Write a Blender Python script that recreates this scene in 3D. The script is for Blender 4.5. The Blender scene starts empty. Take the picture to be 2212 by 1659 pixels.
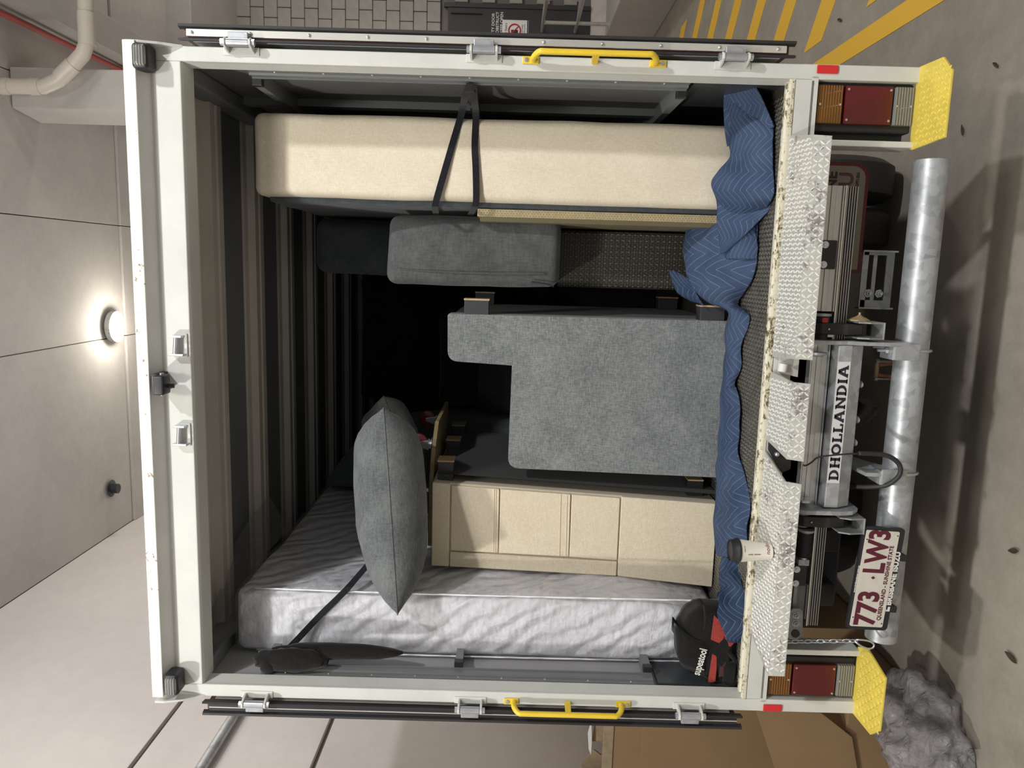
import bpy, bmesh, math, random
from mathutils import Vector, Matrix, Euler, noise
random.seed(4)
V = Vector
C = bpy.context.scene.collection
S = bpy.context.scene

# ------------------------------------------------------------------ camera, world, light, exposure
YAW, PITCH, ROLL = -.1515, -.0022, .0281
CAM = V((.4816, -2.7441, 1.937)); FPX = 1644.5
FW = V((math.sin(YAW)*math.cos(PITCH), math.cos(YAW)*math.cos(PITCH), math.sin(PITCH)))
_r0 = V((math.cos(YAW), -math.sin(YAW), 0)); _u0 = _r0.cross(FW)
RT = math.cos(ROLL)*_r0 + math.sin(ROLL)*_u0
UP = -math.sin(ROLL)*_r0 + math.cos(ROLL)*_u0
cd = bpy.data.cameras.new('camera'); cam = bpy.data.objects.new('camera', cd); C.objects.link(cam)
m = Matrix.Identity(4)
for i, a in enumerate((-UP, RT, -FW)):          # the phone was held on its side
    for j in range(3): m[j][i] = a[j]
m.translation = CAM
cam.matrix_world = m
cd.sensor_width = 36; cd.lens = FPX/2212*36; cd.clip_start = .02; cd.clip_end = 100
S.camera = cam
S.view_settings.view_transform = 'Standard'; S.view_settings.look = 'None'
S.view_settings.gamma = 1; S.view_settings.use_curve_mapping = False
S.view_settings.exposure = -0.06
w = bpy.data.worlds.new('world'); S.world = w; w.use_nodes = True
w.node_tree.nodes['Background'].inputs[0].default_value = (1, .985, .95, 1)
w.node_tree.nodes['Background'].inputs[1].default_value = .33

def lamp(name, kind, loc, power, size=.1, col=(1, .97, .9), rot=None, size_y=None):
    l = bpy.data.lights.new(name, kind); l.energy = power; l.color = col
    if kind == 'AREA':
        l.size = size
        if size_y: l.shape = 'RECTANGLE'; l.size_y = size_y
    else: l.shadow_soft_size = size
    o = bpy.data.objects.new(name, l); o.location = loc
    if rot: o.rotation_euler = rot
    C.objects.link(o); return o
def spot(name, loc, target, power, size, col, ang=95, blend=.6):
    o = lamp(name, 'SPOT', loc, power, size, col); o.data.spot_size = math.radians(ang); o.data.spot_blend = blend
    o.rotation_euler = (V(target)-V(loc)).to_track_quat('-Z', 'Y').to_euler(); return o
spot('dock_light', (-2.28, -3.75, 5.92), (.0, .6, 1.4), 720, .13, (1, .98, .92))
spot('dock_light', (3.5, -3.75, 5.92), (-.6, .6, 1.4), 850, .13, (.98, .98, 1))
lamp('dock_light', 'POINT', (.6, -4.3, 5.8), 300, .35, (1, .98, .93))
lamp('bay_fill', 'POINT', (5.6, 5.4, 4.6), 150, .3, (1, .95, .88))  # added fill, no fitting there: brightens the back wall and floor at right
lamp('bay_fill', 'POINT', (-.2, 3.8, 4.3), 30, .5, (1, .95, .92))  # added unseen fill for the ceiling above the truck
lamp('bay_fill', 'POINT', (-1.2, 7.0, 4.6), 40, .3, (1, .95, .88))  # added unseen fill for the left wall towards the back
lamp('bay_fill', 'POINT', (.1, .5, 5.0), 95, .3, (1, .96, .9))  # added above the roof to lift the lower left wall
lamp('bay_fill', 'POINT', (4.6, 1.0, 4.2), 80, .3, (1, .95, .88))  # one more added fill, unseen, on the right side

def at(x, y, ax, v):
    d = FW + RT*((1659-y-829.5)/FPX) - UP*((x-1106)/FPX)
    i = 'XYZ'.index(ax); return CAM + d*((v-CAM[i])/d[i])

# ------------------------------------------------------------------ materials
MATS = {}
def nt(name):
    m = bpy.data.materials.new(name); m.use_nodes = True
    n = m.node_tree.nodes; b = n['Principled BSDF']; return m, m.node_tree, n, b
def tex_noise(t, vec, scale, detail=4, rough=.6):
    n = t.nodes.new('ShaderNodeTexNoise'); n.inputs['Scale'].default_value = scale
    n.inputs['Detail'].default_value = detail; n.inputs['Roughness'].default_value = rough
    t.links.new(vec, n.inputs['Vector']); return n
def ramp(t, fac, stops):
    r = t.nodes.new('ShaderNodeValToRGB'); t.links.new(fac, r.inputs[0])
    e = r.color_ramp.elements
    while len(e) < len(stops): e.new(.5)
    for k, (p, c) in enumerate(stops):
        e[k].position = p; e[k].color = (*c, 1) if len(c) == 3 else c
    return r
def coords(t, scale=(1, 1, 1), kind='Object'):
    c = t.nodes.new('ShaderNodeTexCoord'); mp = t.nodes.new('ShaderNodeMapping')
    mp.inputs['Scale'].default_value = scale
    t.links.new(c.outputs[kind], mp.inputs[0]); return mp.outputs[0]
def bumpn(t, b, h, strength, dist=.01):
    bp = t.nodes.new('ShaderNodeBump'); bp.inputs['Strength'].default_value = strength
    bp.inputs['Distance'].default_value = dist
    t.links.new(h, bp.inputs['Height']); t.links.new(bp.outputs[0], b.inputs['Normal']); return bp
def mat(name, col, rough=.5, metal=0, var=.0, vscale=4, bump=0, bscale=60, stretch=(1, 1, 1),
        col2=None, thr=None, spec=.5, coat=0, emit=None, bdist=.004, alpha=None, sheen=0):
    """plain surface with grain: col varied by noise, or broken into col/col2 patches at thr"""
    m, t, n, b = nt(name)
    b.inputs['Roughness'].default_value = rough; b.inputs['Metallic'].default_value = metal
    b.inputs['Specular IOR Level'].default_value = spec; b.inputs['Coat Weight'].default_value = coat
    if sheen: b.inputs['Sheen Weight'].default_value = sheen
    b.inputs['Base Color'].default_value = (*col, 1)
    v = coords(t, stretch)
    if col2 is not None:
        nz = tex_noise(t, v, vscale, 8, .7)
        r = ramp(t, nz.outputs[0], [(thr-.03, col), (thr+.03, col2)])
        t.links.new(r.outputs[0], b.inputs['Base Color'])
    elif var:
        nz = tex_noise(t, v, vscale, 6, .65)
        lo = tuple(c*(1-var) for c in col); hi = tuple(min(1, c*(1+var)) for c in col)
        r = ramp(t, nz.outputs[0], [(.3, lo), (.7, hi)])
        t.links.new(r.outputs[0], b.inputs['Base Color'])
    if bump:
        bz = tex_noise(t, v, bscale, 3); bumpn(t, b, bz.outputs[0], bump, bdist)
    if emit:
        b.inputs['Emission Color'].default_value = (*emit[:3], 1); b.inputs['Emission Strength'].default_value = emit[3]
    MATS[name] = m; return m
def math_(t, op, a, b=None):
    n = t.nodes.new('ShaderNodeMath'); n.operation = op
    for k, x in enumerate((a, b)):
        if x is None: continue
        if isinstance(x, (int, float)): n.inputs[k].default_value = x
        else: t.links.new(x, n.inputs[k])
    return n.outputs[0]

WHITE = mat('white_paint', (.60, .61, .575), .6, var=.06, vscale=5, bump=.05, bscale=30)
WHITE_IN = mat('inner_white_paint', (.66, .67, .66), .5, var=.08, vscale=4)
def worn(name, base, chip, lo=.57, scale=22, stretch=(1, 1, 1), rough=.5, metal=0):
    m, t, n, b = nt(name); v = coords(t, stretch)
    a = tex_noise(t, v, scale, 10, .75); c2 = tex_noise(t, v, scale*.13, 3)
    s = math_(t, 'ADD', math_(t, 'MULTIPLY', a.outputs[0], .72), math_(t, 'MULTIPLY', c2.outputs[0], .28))
    r = ramp(t, s, [(lo-.012, base), (lo, chip[0]), (lo+.05, chip[1])])
    t.links.new(r.outputs[0], b.inputs['Base Color'])
    b.inputs['Roughness'].default_value = rough; b.inputs['Metallic'].default_value = metal
    bumpn(t, b, s, .25, .003); MATS[name] = m; return m
CREAM_WORN = worn('worn_cream_paint', (.66, .63, .50), [(.38, .32, .20), (.08, .055, .035)], .533, 42, (1, 1.6, 1.6))
WHITE_CHIP = worn('chipped_white_paint', (.72, .72, .66), [(.3, .2, .12), (.05, .04, .035)], .60, 30)
TREAD_W = worn('white_tread_plate', (.50, .50, .46), [(.36, .35, .32), (.20, .19, .18)], .555, 14, rough=.35, metal=.25)  # plate darkened: the shading between lozenges is put into its colour
TREAD_WB = worn('white_tread_lozenge', (.90, .90, .86), [(.55, .55, .55), (.14, .14, .15)], .575, 60, rough=.22, metal=.35)  # lozenges brighter than the plate, highlights painted into their colour
TREAD_D = mat('dark_steel_tread', (.085, .08, .066), .42, .35, var=.4, vscale=10)
TREAD_DB = mat('dark_steel_lozenge', (.22, .21, .18), .32, .6, var=.35, vscale=14)
YELLOW = mat('yellow_paint', (.80, .57, .045), .38, var=.06, vscale=8)
YELLOW_T = mat('yellow_tread_paint', (.70, .55, .09), .42, var=.12, vscale=9)
BLACK_P = mat('black_plastic', (.018, .018, .022), .45)
RUBBER = mat('black_rubber', (.022, .02, .022), .55)
def galv(name, base=(.42, .44, .46), rough=.42, sc=38):
    m, t, n, b = nt(name); v = coords(t)
    vo = n.new('ShaderNodeTexVoronoi'); vo.inputs['Scale'].default_value = sc; t.links.new(v, vo.inputs['Vector'])
    nz = tex_noise(t, v, 7, 6)
    s = math_(t, 'ADD', math_(t, 'MULTIPLY', vo.outputs['Color'], .35), math_(t, 'MULTIPLY', nz.outputs[0], .65))
    r = ramp(t, s, [(.25, tuple(c*.72 for c in base)), (.75, tuple(min(1, c*1.35) for c in base))])
    t.links.new(r.outputs[0], b.inputs['Base Color'])
    b.inputs['Metallic'].default_value = .55; b.inputs['Roughness'].default_value = rough
    bumpn(t, b, nz.outputs[0], .15, .004); MATS[name] = m; return m
GALV = galv('galvanised_steel'); GALV_D = galv('dull_galvanised_steel', (.30, .31, .30), .55)
ALU = mat('aluminium', (.56, .56, .54), .36, .6, var=.12, vscale=12, stretch=(.3, 4, 4))
ALU_L = mat('bright_aluminium', (.75, .74, .68), .3, .6, var=.05)
ZINC = mat('zinc_steel', (.62, .64, .68), .28, .8, var=.1, vscale=30)
DARK_ST = mat('dark_steel', (.035, .033, .033), .45, .4, var=.3, vscale=12)
BLACK = mat('black_underbody', (.006, .006, .006), .9, spec=.1)
MAROON = mat('maroon_paint', (.10, .022, .018), .4)
GREY_CH = mat('grey_channel_paint', (.165, .175, .175), .42, var=.08)
LINING_R = mat('shaded_box_lining', (.15, .15, .145), .45, var=.1, vscale=3)  # darker copy of the grey lining, right-hand shade painted into the colour
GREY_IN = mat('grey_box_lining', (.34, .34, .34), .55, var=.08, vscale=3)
DARK_IN = mat('dark_kick_panel', (.05, .055, .06), .35, var=.2)
ROOF_P = mat('roof_panel', (.17, .18, .19), .5, var=.08, vscale=2)
ROOF_B = mat('roof_bow_paint', (.50, .47, .42), .5, var=.08)
def lens(name, col, glow):
    m, t, n, b = nt(name); v = coords(t)
    wv = n.new('ShaderNodeTexWave'); wv.inputs['Scale'].default_value = 34; wv.bands_direction = 'Z'
    t.links.new(v, wv.inputs['Vector'])
    b.inputs['Base Color'].default_value = (*col, 1); b.inputs['Roughness'].default_value = .12
    b.inputs['Coat Weight'].default_value = .35; b.inputs['Transmission Weight'].default_value = glow
    bumpn(t, b, wv.outputs[0], .8 if name != 'red_lens' else .1, .004); MATS[name] = m; return m
L_AMB = lens('amber_lens', (.17, .062, .004), .05); L_RED = lens('red_lens', (.10, .003, .005), .05); L_CLR = lens('clear_lens', (.22, .22, .21), .1)
REFL = mat('red_reflector', (.62, .015, .02), .3, coat=.5)
RED_PL = mat('red_plastic', (.5, .03, .02), .5)

def fabric(name, col, col_hi, scale=260, bump=.5, rough=.95, mottling=.25):
    m, t, n, b = nt(name)
    a = tex_noise(t, coords(t, (1, 1, .18)), scale, 2); c2 = tex_noise(t, coords(t, (.18, .18, 1)), scale, 2)
    big = tex_noise(t, coords(t), 7, 4)
    s = math_(t, 'MULTIPLY', math_(t, 'ADD', a.outputs[0], c2.outputs[0]), .5)
    s2 = math_(t, 'ADD', math_(t, 'MULTIPLY', s, 1-mottling), math_(t, 'MULTIPLY', big.outputs[0], mottling))
    r = ramp(t, s2, [(.40, col), (.62, col_hi)]); t.links.new(r.outputs[0], b.inputs['Base Color'])
    b.inputs['Roughness'].default_value = rough; b.inputs['Specular IOR Level'].default_value = .15
    b.inputs['Sheen Weight'].default_value = .15
    bumpn(t, b, s, bump, .003); MATS[name] = m; return m
F_GREY = fabric('grey_weave', (.12, .133, .135), (.26, .275, .275))
F_GREY2 = fabric('grey_velvet', (.060, .064, .065), (.108, .115, .113), 160, .35, mottling=.45)  # grey darkened to carry the shadow cast by the bed base
F_GREY3 = fabric('cushion_grey', (.080, .088, .090), (.165, .176, .178), 200, .4, mottling=.4)
F_BLACK2 = fabric('black_underside', (.003, .003, .003), (.006, .006, .006), 200, .1)
F_DGREY = fabric('dark_grey_cover', (.055, .065, .075), (.09, .10, .11), 120, .2, mottling=.5)
F_BEIGE = fabric('beige_upholstery', (.60, .52, .38), (.72, .645, .50), 300, .15)
F_CREAM = fabric('cream_upholstery', (.64, .57, .44), (.76, .69, .56), 300, .15)
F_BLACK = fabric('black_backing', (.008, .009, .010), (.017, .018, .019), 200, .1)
F_BAG = fabric('black_canvas', (.006, .006, .006), (.014, .013, .012), 300, .3)
F_RED = fabric('red_canvas', (.27, .035, .028), (.36, .058, .045), 300, .2)
F_STRAP = fabric('black_webbing', (.008, .008, .011), (.02, .02, .025), 300, .3)
WOOD = mat('raw_pine', (.45, .32, .18), .65, var=.2, vscale=18, stretch=(1, 1, 5))
PLY = mat('plywood_edge', (.36, .27, .14), .6, var=.25, vscale=25)
CARD = mat('cardboard', (.26, .17, .085), .75, var=.07, vscale=5, bump=.05, bscale=80)
CARD_L = mat('torn_cardboard', (.30, .23, .15), .85, var=.2, vscale=20, bump=.4, bscale=30)
PVC = mat('pvc_pipe', (.50, .46, .40), .4, var=.05)
RED_PIPE = mat('red_pipe_paint', (.38, .07, .06), .5)
STEEL_RAIL = mat('galvanised_handrail', (.52, .51, .49), .38, .6, var=.12, vscale=10)
def concrete(name, col, var=.18, sc=1.2, fine=.08, bump=.15, rough=.8):
    m, t, n, b = nt(name); v = coords(t)
    a = tex_noise(t, v, sc, 8, .6); f = tex_noise(t, v, 60, 4, .7); k = tex_noise(t, v, 9, 6, .7)
    s = math_(t, 'ADD', math_(t, 'MULTIPLY', a.outputs[0], .55), math_(t, 'ADD', math_(t, 'MULTIPLY', f.outputs[0], .15), math_(t, 'MULTIPLY', k.outputs[0], .3)))
    r = ramp(t, s, [(.36, tuple(c*(1-var) for c in col)), (.64, tuple(min(1, c*(1+var)) for c in col))])
    t.links.new(r.outputs[0], b.inputs['Base Color']); b.inputs['Roughness'].default_value = rough
    bumpn(t, b, k.outputs[0], bump, .01); MATS[name] = m; return m
CON_FLOOR = concrete('concrete_floor', (.30, .27, .225), .22, 1.6, rough=.7)
CON_WALL = concrete('painted_concrete_wall', (.62, .575, .55), .08, .8, bump=.05)
CON_CEIL = concrete('concrete_soffit', (.46, .435, .41), .12, .9, bump=.05)
CON_BEAM = concrete('concrete_beam', (.40, .38, .36), .12, .9)
BLOCK_M = concrete('grey_block', (.34, .325, .30), .16, 1.2)
MORTAR = mat('mortar', (.17, .16, .15), .9)
STRIPE = worn('yellow_road_paint', (.80, .47, .04), [(.45, .3, .1), (.26, .23, .19)], .63, 9, rough=.6)
DOOR_M = mat('charcoal_door_paint', (.028, .028, .028), .5)
SIGN_W = mat('white_sign', (.75, .75, .75), .4); INK_R = mat('red_ink', (.5, .02, .03), .5)
INK_K = mat('black_ink', (.02, .012, .025), .5); INK_M = mat('maroon_ink', (.105, .012, .03), .4)
PLATE_W = mat('plate_white', (.66, .63, .56), .4, var=.08, vscale=25); TXT_W = mat('white_ink', (.75, .74, .70), .4)
STICKER = mat('sticker_white', (.62, .63, .62), .35, var=.05)
CUP = mat('cup_paper', (.92, .89, .80), .5); INK_B = mat('brown_ink', (.28, .06, .03), .5)
LAMP_E = mat('lamp_glass', (1, 1, 1), .3, emit=(1, .93, .8, 60))
MATT = None
def mattress_mat():
    m, t, n, b = nt('white_mattress_cloth'); v = coords(t, (1.2, 1.2, .9))
    # folds of the stretched fitted sheet
    wv = n.new('ShaderNodeTexWave'); wv.bands_direction = 'DIAGONAL'; wv.inputs['Scale'].default_value = 5
    wv.inputs['Distortion'].default_value = 9; wv.inputs['Detail'].default_value = 3; wv.inputs['Detail Scale'].default_value = .8
    t.links.new(v, wv.inputs['Vector']); b.inputs['Base Color'].default_value = (.84, .84, .88, 1)
    b.inputs['Roughness'].default_value = .7; bumpn(t, b, wv.outputs[0], .55, .02); return m
MATT = mattress_mat()
def film_mat(name, tint=(.98, .98, .99), clear=.90, bscale=9, stretch=(1, 1, 3), bs=1.0, gcol=(.9, .9, .9)):
    m = bpy.data.materials.new(name); m.use_nodes = True; t = m.node_tree; n = t.nodes; n.clear()
    out = n.new('ShaderNodeOutputMaterial'); tr = n.new('ShaderNodeBsdfTransparent'); gl = n.new('ShaderNodeBsdfGlossy')
    df = n.new('ShaderNodeBsdfDiffuse'); df.inputs[0].default_value = (*gcol, 1)
    tr.inputs[0].default_value = (*tint, 1); gl.inputs['Roughness'].default_value = .10
    v = coords(t, stretch); nz = tex_noise(t, v, bscale, 6, .6); nz.inputs['Distortion'].default_value = 1.2
    bp = n.new('ShaderNodeBump'); bp.inputs['Strength'].default_value = bs; bp.inputs['Distance'].default_value = .03
    t.links.new(nz.outputs[0], bp.inputs['Height'])
    for q in (gl, df): t.links.new(bp.outputs[0], q.inputs['Normal'])
    lw = n.new('ShaderNodeLayerWeight'); lw.inputs[0].default_value = .5; t.links.new(bp.outputs[0], lw.inputs['Normal']) 
    m1 = n.new('ShaderNodeMixShader'); m1.inputs[0].default_value = 1-clear
    t.links.new(tr.outputs[0], m1.inputs[1]); t.links.new(df.outputs[0], m1.inputs[2])
    m2 = n.new('ShaderNodeMixShader'); t.links.new(math_(t, 'ADD', math_(t, 'MULTIPLY', math_(t, 'POWER', lw.outputs['Facing'], 3.0), .6), .05), m2.inputs[0])
    t.links.new(m1.outputs[0], m2.inputs[1]); t.links.new(gl.outputs[0], m2.inputs[2])
    t.links.new(m2.outputs[0], out.inputs[0]); MATS[name] = m; return m
FILM = film_mat('clear_film', bscale=20, stretch=(1, 1, 2.2)); FILM_G = film_mat('grey_stretch_film', (.80, .80, .83), .64, 16, (1, 1, 1), 1, (.66, .64, .66))
def blanket_mat(name, col, hi, stitch=True):
    m, t, n, b = nt(name)
    c = n.new('ShaderNodeTexCoord'); sp = n.new('ShaderNodeSeparateXYZ'); t.links.new(c.outputs['UV'], sp.inputs[0])
    u, v = sp.outputs[0], sp.outputs[1]
    # zigzag stitching: v + |u mod p - p/2|, one line every 3 cm
    tri = math_(t, 'ABSOLUTE', math_(t, 'SUBTRACT', math_(t, 'FRACT', math_(t, 'MULTIPLY', u, 7.0)), .5))
    w_ = math_(t, 'FRACT', math_(t, 'MULTIPLY', math_(t, 'ADD', v, math_(t, 'MULTIPLY', tri, .13)), 36))
    line = math_(t, 'LESS_THAN', w_, .05)
    big = tex_noise(t, coords(t), 6, 4); fine = tex_noise(t, coords(t), 220, 2)
    r = ramp(t, big.outputs[0], [(.35, col), (.7, hi)])
    mx = n.new('ShaderNodeMixRGB'); t.links.new(math_(t, 'MULTIPLY', line, .55), mx.inputs[0])
    t.links.new(r.outputs[0], mx.inputs[1]); mx.inputs[2].default_value = (.30, .36, .48, 1)
    t.links.new(mx.outputs[0], b.inputs['Base Color']); b.inputs['Roughness'].default_value = .95
    b.inputs['Specular IOR Level'].default_value = .1
    h = math_(t, 'ADD', math_(t, 'MULTIPLY', math_(t, 'ABSOLUTE', math_(t, 'SUBTRACT', w_, .5)), -1.0), math_(t, 'MULTIPLY', fine.outputs[0], .3))
    bumpn(t, b, h, .45, .006); MATS[name] = m; return m
BLUE = blanket_mat('blue_quilt', (.038, .060, .118), (.062, .090, .158))
BLUE_D = blanket_mat('navy_quilt', (.022, .038, .085), (.045, .07, .115))
def weave_mat(name, a, bcol, sx, sy, ax):
    m, t, n, b = nt(name); v = coords(t)
    if ax == 'X': v2 = v
    br = n.new('ShaderNodeTexBrick'); br.inputs['Scale'].default_value = 1
    mp = n.new('ShaderNodeMapping'); mp.inputs['Rotation'].default_value = (math.pi/2, 0, 0) if ax == 'Y' else (math.pi/2, 0, math.pi/2)
    t.links.new(v, mp.inputs[0]); t.links.new(mp.outputs[0], br.inputs['Vector'])
    br.inputs['Color1'].default_value = (*a, 1); br.inputs['Color2'].default_value = (*tuple(c*.8 for c in a), 1); br.inputs['Mortar'].default_value = (*bcol, 1)
    br.inputs['Brick Width'].default_value = sx; br.inputs['Row Height'].default_value = sy; br.inputs['Mortar Size'].default_value = min(sx, sy)*.18
    t.links.new(br.outputs[0], b.inputs['Base Color']); b.inputs['Roughness'].default_value = .55
    bumpn(t, b, br.outputs['Fac'], -.6, .004); MATS[name] = m; return m
RATTAN = weave_mat('light_rattan', (.50, .42, .25), (.16, .12, .06), .016, .006, 'Y')
WICKER = weave_mat('dark_wicker', (.055, .05, .035), (.012, .010, .008), .018, .012, 'Y')

# ------------------------------------------------------------------ mesh helpers
WL = {}
class MB:
    def __init__(s): s.v = []; s.f = []; s.uv = None
    def add(s, vs, fs):
        k = len(s.v); s.v += [V(p) for p in vs]; s.f += [tuple(i+k for i in f) for f in fs]; return s
    def box(s, x0, x1, y0, y1, z0, z1):
        return s.add([(x, y, z) for z in (z0, z1) for y in (y0, y1) for x in (x0, x1)],
                     [(0, 2, 3, 1), (4, 5, 7, 6), (0, 1, 5, 4), (2, 6, 7, 3), (0, 4, 6, 2), (1, 3, 7, 5)])
    def obox(s, c, dx, dy, dz):
        c = V(c); dx, dy, dz = V(dx), V(dy), V(dz)
        return s.add([c+dx*a+dy*b+dz*e for e in (-1, 1) for b in (-1, 1) for a in (-1, 1)],
                     [(0, 2, 3, 1), (4, 5, 7, 6), (0, 1, 5, 4), (2, 6, 7, 3), (0, 4, 6, 2), (1, 3, 7, 5)])
    def bar(s, p0, p1, w, h, up=(0, 0, 1)):
        p0, p1 = V(p0), V(p1); d = (p1-p0); L = d.length/2; d.normalize()
        a = d.cross(V(up)).normalized(); b = a.cross(d)
        return s.obox((p0+p1)/2, d*L, a*w/2, b*h/2)
    def cyl(s, p0, p1, r, n=16, r2=None, caps=True):
        p0, p1 = V(p0), V(p1); d = (p1-p0).normalized(); a = d.orthogonal().normalized(); b = d.cross(a)
        r2 = r if r2 is None else r2
        vs = []
        for p, q in ((p0, r), (p1, r2)):
            vs += [p+a*q*math.cos(t*2*math.pi/n)+b*q*math.sin(t*2*math.pi/n) for t in range(n)]
        fs = [(i, (i+1) % n, n+(i+1) % n, n+i) for i in range(n)]
        if caps: fs += [tuple(range(n))[::-1], tuple(range(n, 2*n))]
        return s.add(vs, fs)
    def tube(s, pts, r, n=8, closed=False, caps=True, flat=None):
        pts = [V(p) for p in pts]; N = len(pts); vs = []; prev = None
        for i, p in enumerate(pts):
            if closed: d = pts[(i+1) % N]-pts[i-1]
            else: d = pts[min(i+1, N-1)]-pts[max(i-1, 0)]
            d.normalize()
            a = (prev - d*prev.dot(d)) if prev is not None else d.orthogonal()
            a.normalize(); prev = a; b = d.cross(a)
            rr = r[i] if isinstance(r, (list, tuple)) else r
            vs += [p+a*rr*math.cos(t*2*math.pi/n)+b*rr*math.sin(t*2*math.pi/n) for t in range(n)]
        fs = []
        for i in range(N if closed else N-1):
            j = (i+1) % N
            fs += [(i*n+t, i*n+(t+1) % n, j*n+(t+1) % n, j*n+t) for t in range(n)]
        if caps and not closed: fs += [tuple(range(n))[::-1], tuple((N-1)*n+t for t in range(n))]
        return s.add(vs, fs)
    def prism(s, poly, axis, a, b):
        def P(p, q):
            return {'X': (q, p[0], p[1]), 'Y': (p[0], q, p[1]), 'Z': (p[0], p[1], q)}[axis]
        n = len(poly); vs = [P(p, a) for p in poly]+[P(p, b) for p in poly]
        return s.add(vs, [tuple(range(n))[::-1], tuple(range(n, 2*n))]+[(i, (i+1) % n, n+(i+1) % n, n+i) for i in range(n)])
    def lathe(s, prof, c, n=24, d=(0, 0, 1)):
        c = V(c); d = V(d).normalized(); a = d.orthogonal().normalized(); b = d.cross(a); vs = []
        for r, h in prof: vs += [c+d*h+a*r*math.cos(t*2*math.pi/n)+b*r*math.sin(t*2*math.pi/n) for t in range(n)]
        fs = [(i*n+t, i*n+(t+1) % n, (i+1)*n+(t+1) % n, (i+1)*n+t) for i in range(len(prof)-1) for t in range(n)]
        fs += [tuple(range(n))[::-1], tuple((len(prof)-1)*n+t for t in range(n))]
        return s.add(vs, fs)
    def grid(s, fn, nu, nv, uvfn=None):
        s.add([fn(i/nu, j/nv) for j in range(nv+1) for i in range(nu+1)],
              [(j*(nu+1)+i, j*(nu+1)+i+1, (j+1)*(nu+1)+i+1, (j+1)*(nu+1)+i) for j in range(nv) for i in range(nu)])
        if uvfn: s.uv = [uvfn(i/nu, j/nv) for j in range(nv+1) for i in range(nu+1)]
        return s
    def sphere(s, c, r, nu=16, nv=10, fn=None):
        c = V(c); r = r if hasattr(r, '__len__') else (r, r, r); vs = []
        for j in range(nv+1):
            th = math.pi*j/nv
            for i in range(nu):
                ph = 2*math.pi*i/nu; d = V((math.sin(th)*math.cos(ph), math.sin(th)*math.sin(ph), math.cos(th)))
                k = fn(d) if fn else 1
                vs.append(c+V((d.x*r[0], d.y*r[1], d.z*r[2]))*k)
        return s.add(vs, [(j*nu+i, (j+1)*nu+i, (j+1)*nu+(i+1) % nu, j*nu+(i+1) % nu) for j in range(nv) for i in range(nu)])
    def softbox(s, x0, x1, y0, y1, z0, z1, r, n=(8, 8, 8), bulge=(0, 0, 0), disp=None):
        """rounded box; bulge pushes each pair of faces out in the middle; disp(p, normal)->offset"""
        c = V(((x0+x1)/2, (y0+y1)/2, (z0+z1)/2)); h = V(((x1-x0)/2, (y1-y0)/2, (z1-z0)/2))
        r = min(r, h.x*.98, h.y*.98, h.z*.98)
        def ts(hk, nk):
            e = r/hk; inner = [-1+e+(2-2*e)*i/nk for i in range(nk+1)]
            return [-1, -1+e*.12, -1+e*.35, -1+e*.65]+inner+[1-e*.65, 1-e*.35, 1-e*.12, 1]
        T = [ts(h[k], n[k]) for k in range(3)]; idx = {}; vs = []; fs = []
        def vert(key, q):
            if key in idx: return idx[key]
            p = V([q[k]*h[k] for k in range(3)]); inn = V([max(-(h[k]-r), min(h[k]-r, p[k])) for k in range(3)])
            d = p-inn; nrm = d.normalized() if d.length > 1e-9 else V((0, 0, 1))
            o = inn+nrm*r if d.length > 1e-9 else p
            b = V([0, 0, 0])
            for k in range(3):
                a, e = (k+1) % 3, (k+2) % 3
                b[k] = math.copysign(1, q[k])*bulge[k]*(1-q[a]**2)*(1-q[e]**2)*abs(q[k])**2
            o = o+b+c
            if disp: o = o+disp(o, nrm)
            idx[key] = len(vs); vs.append(o); return idx[key]
        for k in range(3):
            a, e = (k+1) % 3, (k+2) % 3
            for sgn in (0, len(T[k])-1):
                for i in range(len(T[a])-1):
                    for j in range(len(T[e])-1):
                        f = []
                        for (ii, jj) in ((i, j), (i+1, j), (i+1, j+1), (i, j+1)):
                            key = [0, 0, 0]; key[k] = sgn; key[a] = ii; key[e] = jj
                            f.append(vert(tuple(key), [T[0][key[0]], T[1][key[1]], T[2][key[2]]]))
                        fs.append(tuple(f) if sgn else tuple(f[::-1]))
        return s.add(vs, fs)
    def build(s, name, m, parent=None, smooth=False, bevel=0, seg=2, solid=0, origin=None):
        mn = V([min(p[k] for p in s.v) for k in range(3)]); mx = V([max(p[k] for p in s.v) for k in range(3)])
        o3 = V(origin) if origin is not None else V(((mn.x+mx.x)/2, (mn.y+mx.y)/2, mn.z))
        me = bpy.data.meshes.new(name); me.from_pydata([p-o3 for p in s.v], [], s.f)
        if s.uv:
            uvl = me.uv_layers.new(name='UVMap')
            for lp in me.loops: uvl.data[lp.index].uv = s.uv[lp.vertex_index]
        else:
            b = bmesh.new(); b.from_mesh(me); bmesh.ops.recalc_face_normals(b, faces=b.faces); b.to_mesh(me); b.free()
        me.materials.append(m)
        if smooth:
            for p in me.polygons: p.use_smooth = True
        o = bpy.data.objects.new(name, me); C.objects.link(o)
        if parent:
            o.parent = parent; o.location = o3-WL[parent.name]
        else: o.location = o3
        WL[o.name] = o3
        if smooth == 'auto':
            try: me.set_sharp_from_angle(angle=math.radians(40))
            except Exception: pass
        if bevel:
            md = o.modifiers.new('bevel', 'BEVEL'); md.width = bevel; md.segments = seg; md.limit_method = 'ANGLE'; md.angle_limit = math.radians(35)
        if solid:
            md = o.modifiers.new('solid', 'SOLIDIFY'); md.thickness = solid; md.offset = 0
        return o
def thing(name, label, cat, loc=(0, 0, 0), group=None):
    o = bpy.data.objects.new(name, None); C.objects.link(o); o.location = loc; WL[o.name] = V(loc)
    o.empty_display_size = .1
    o['label'] = label; o['category'] = cat
    if group: o['group'] = group
    return o
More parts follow.
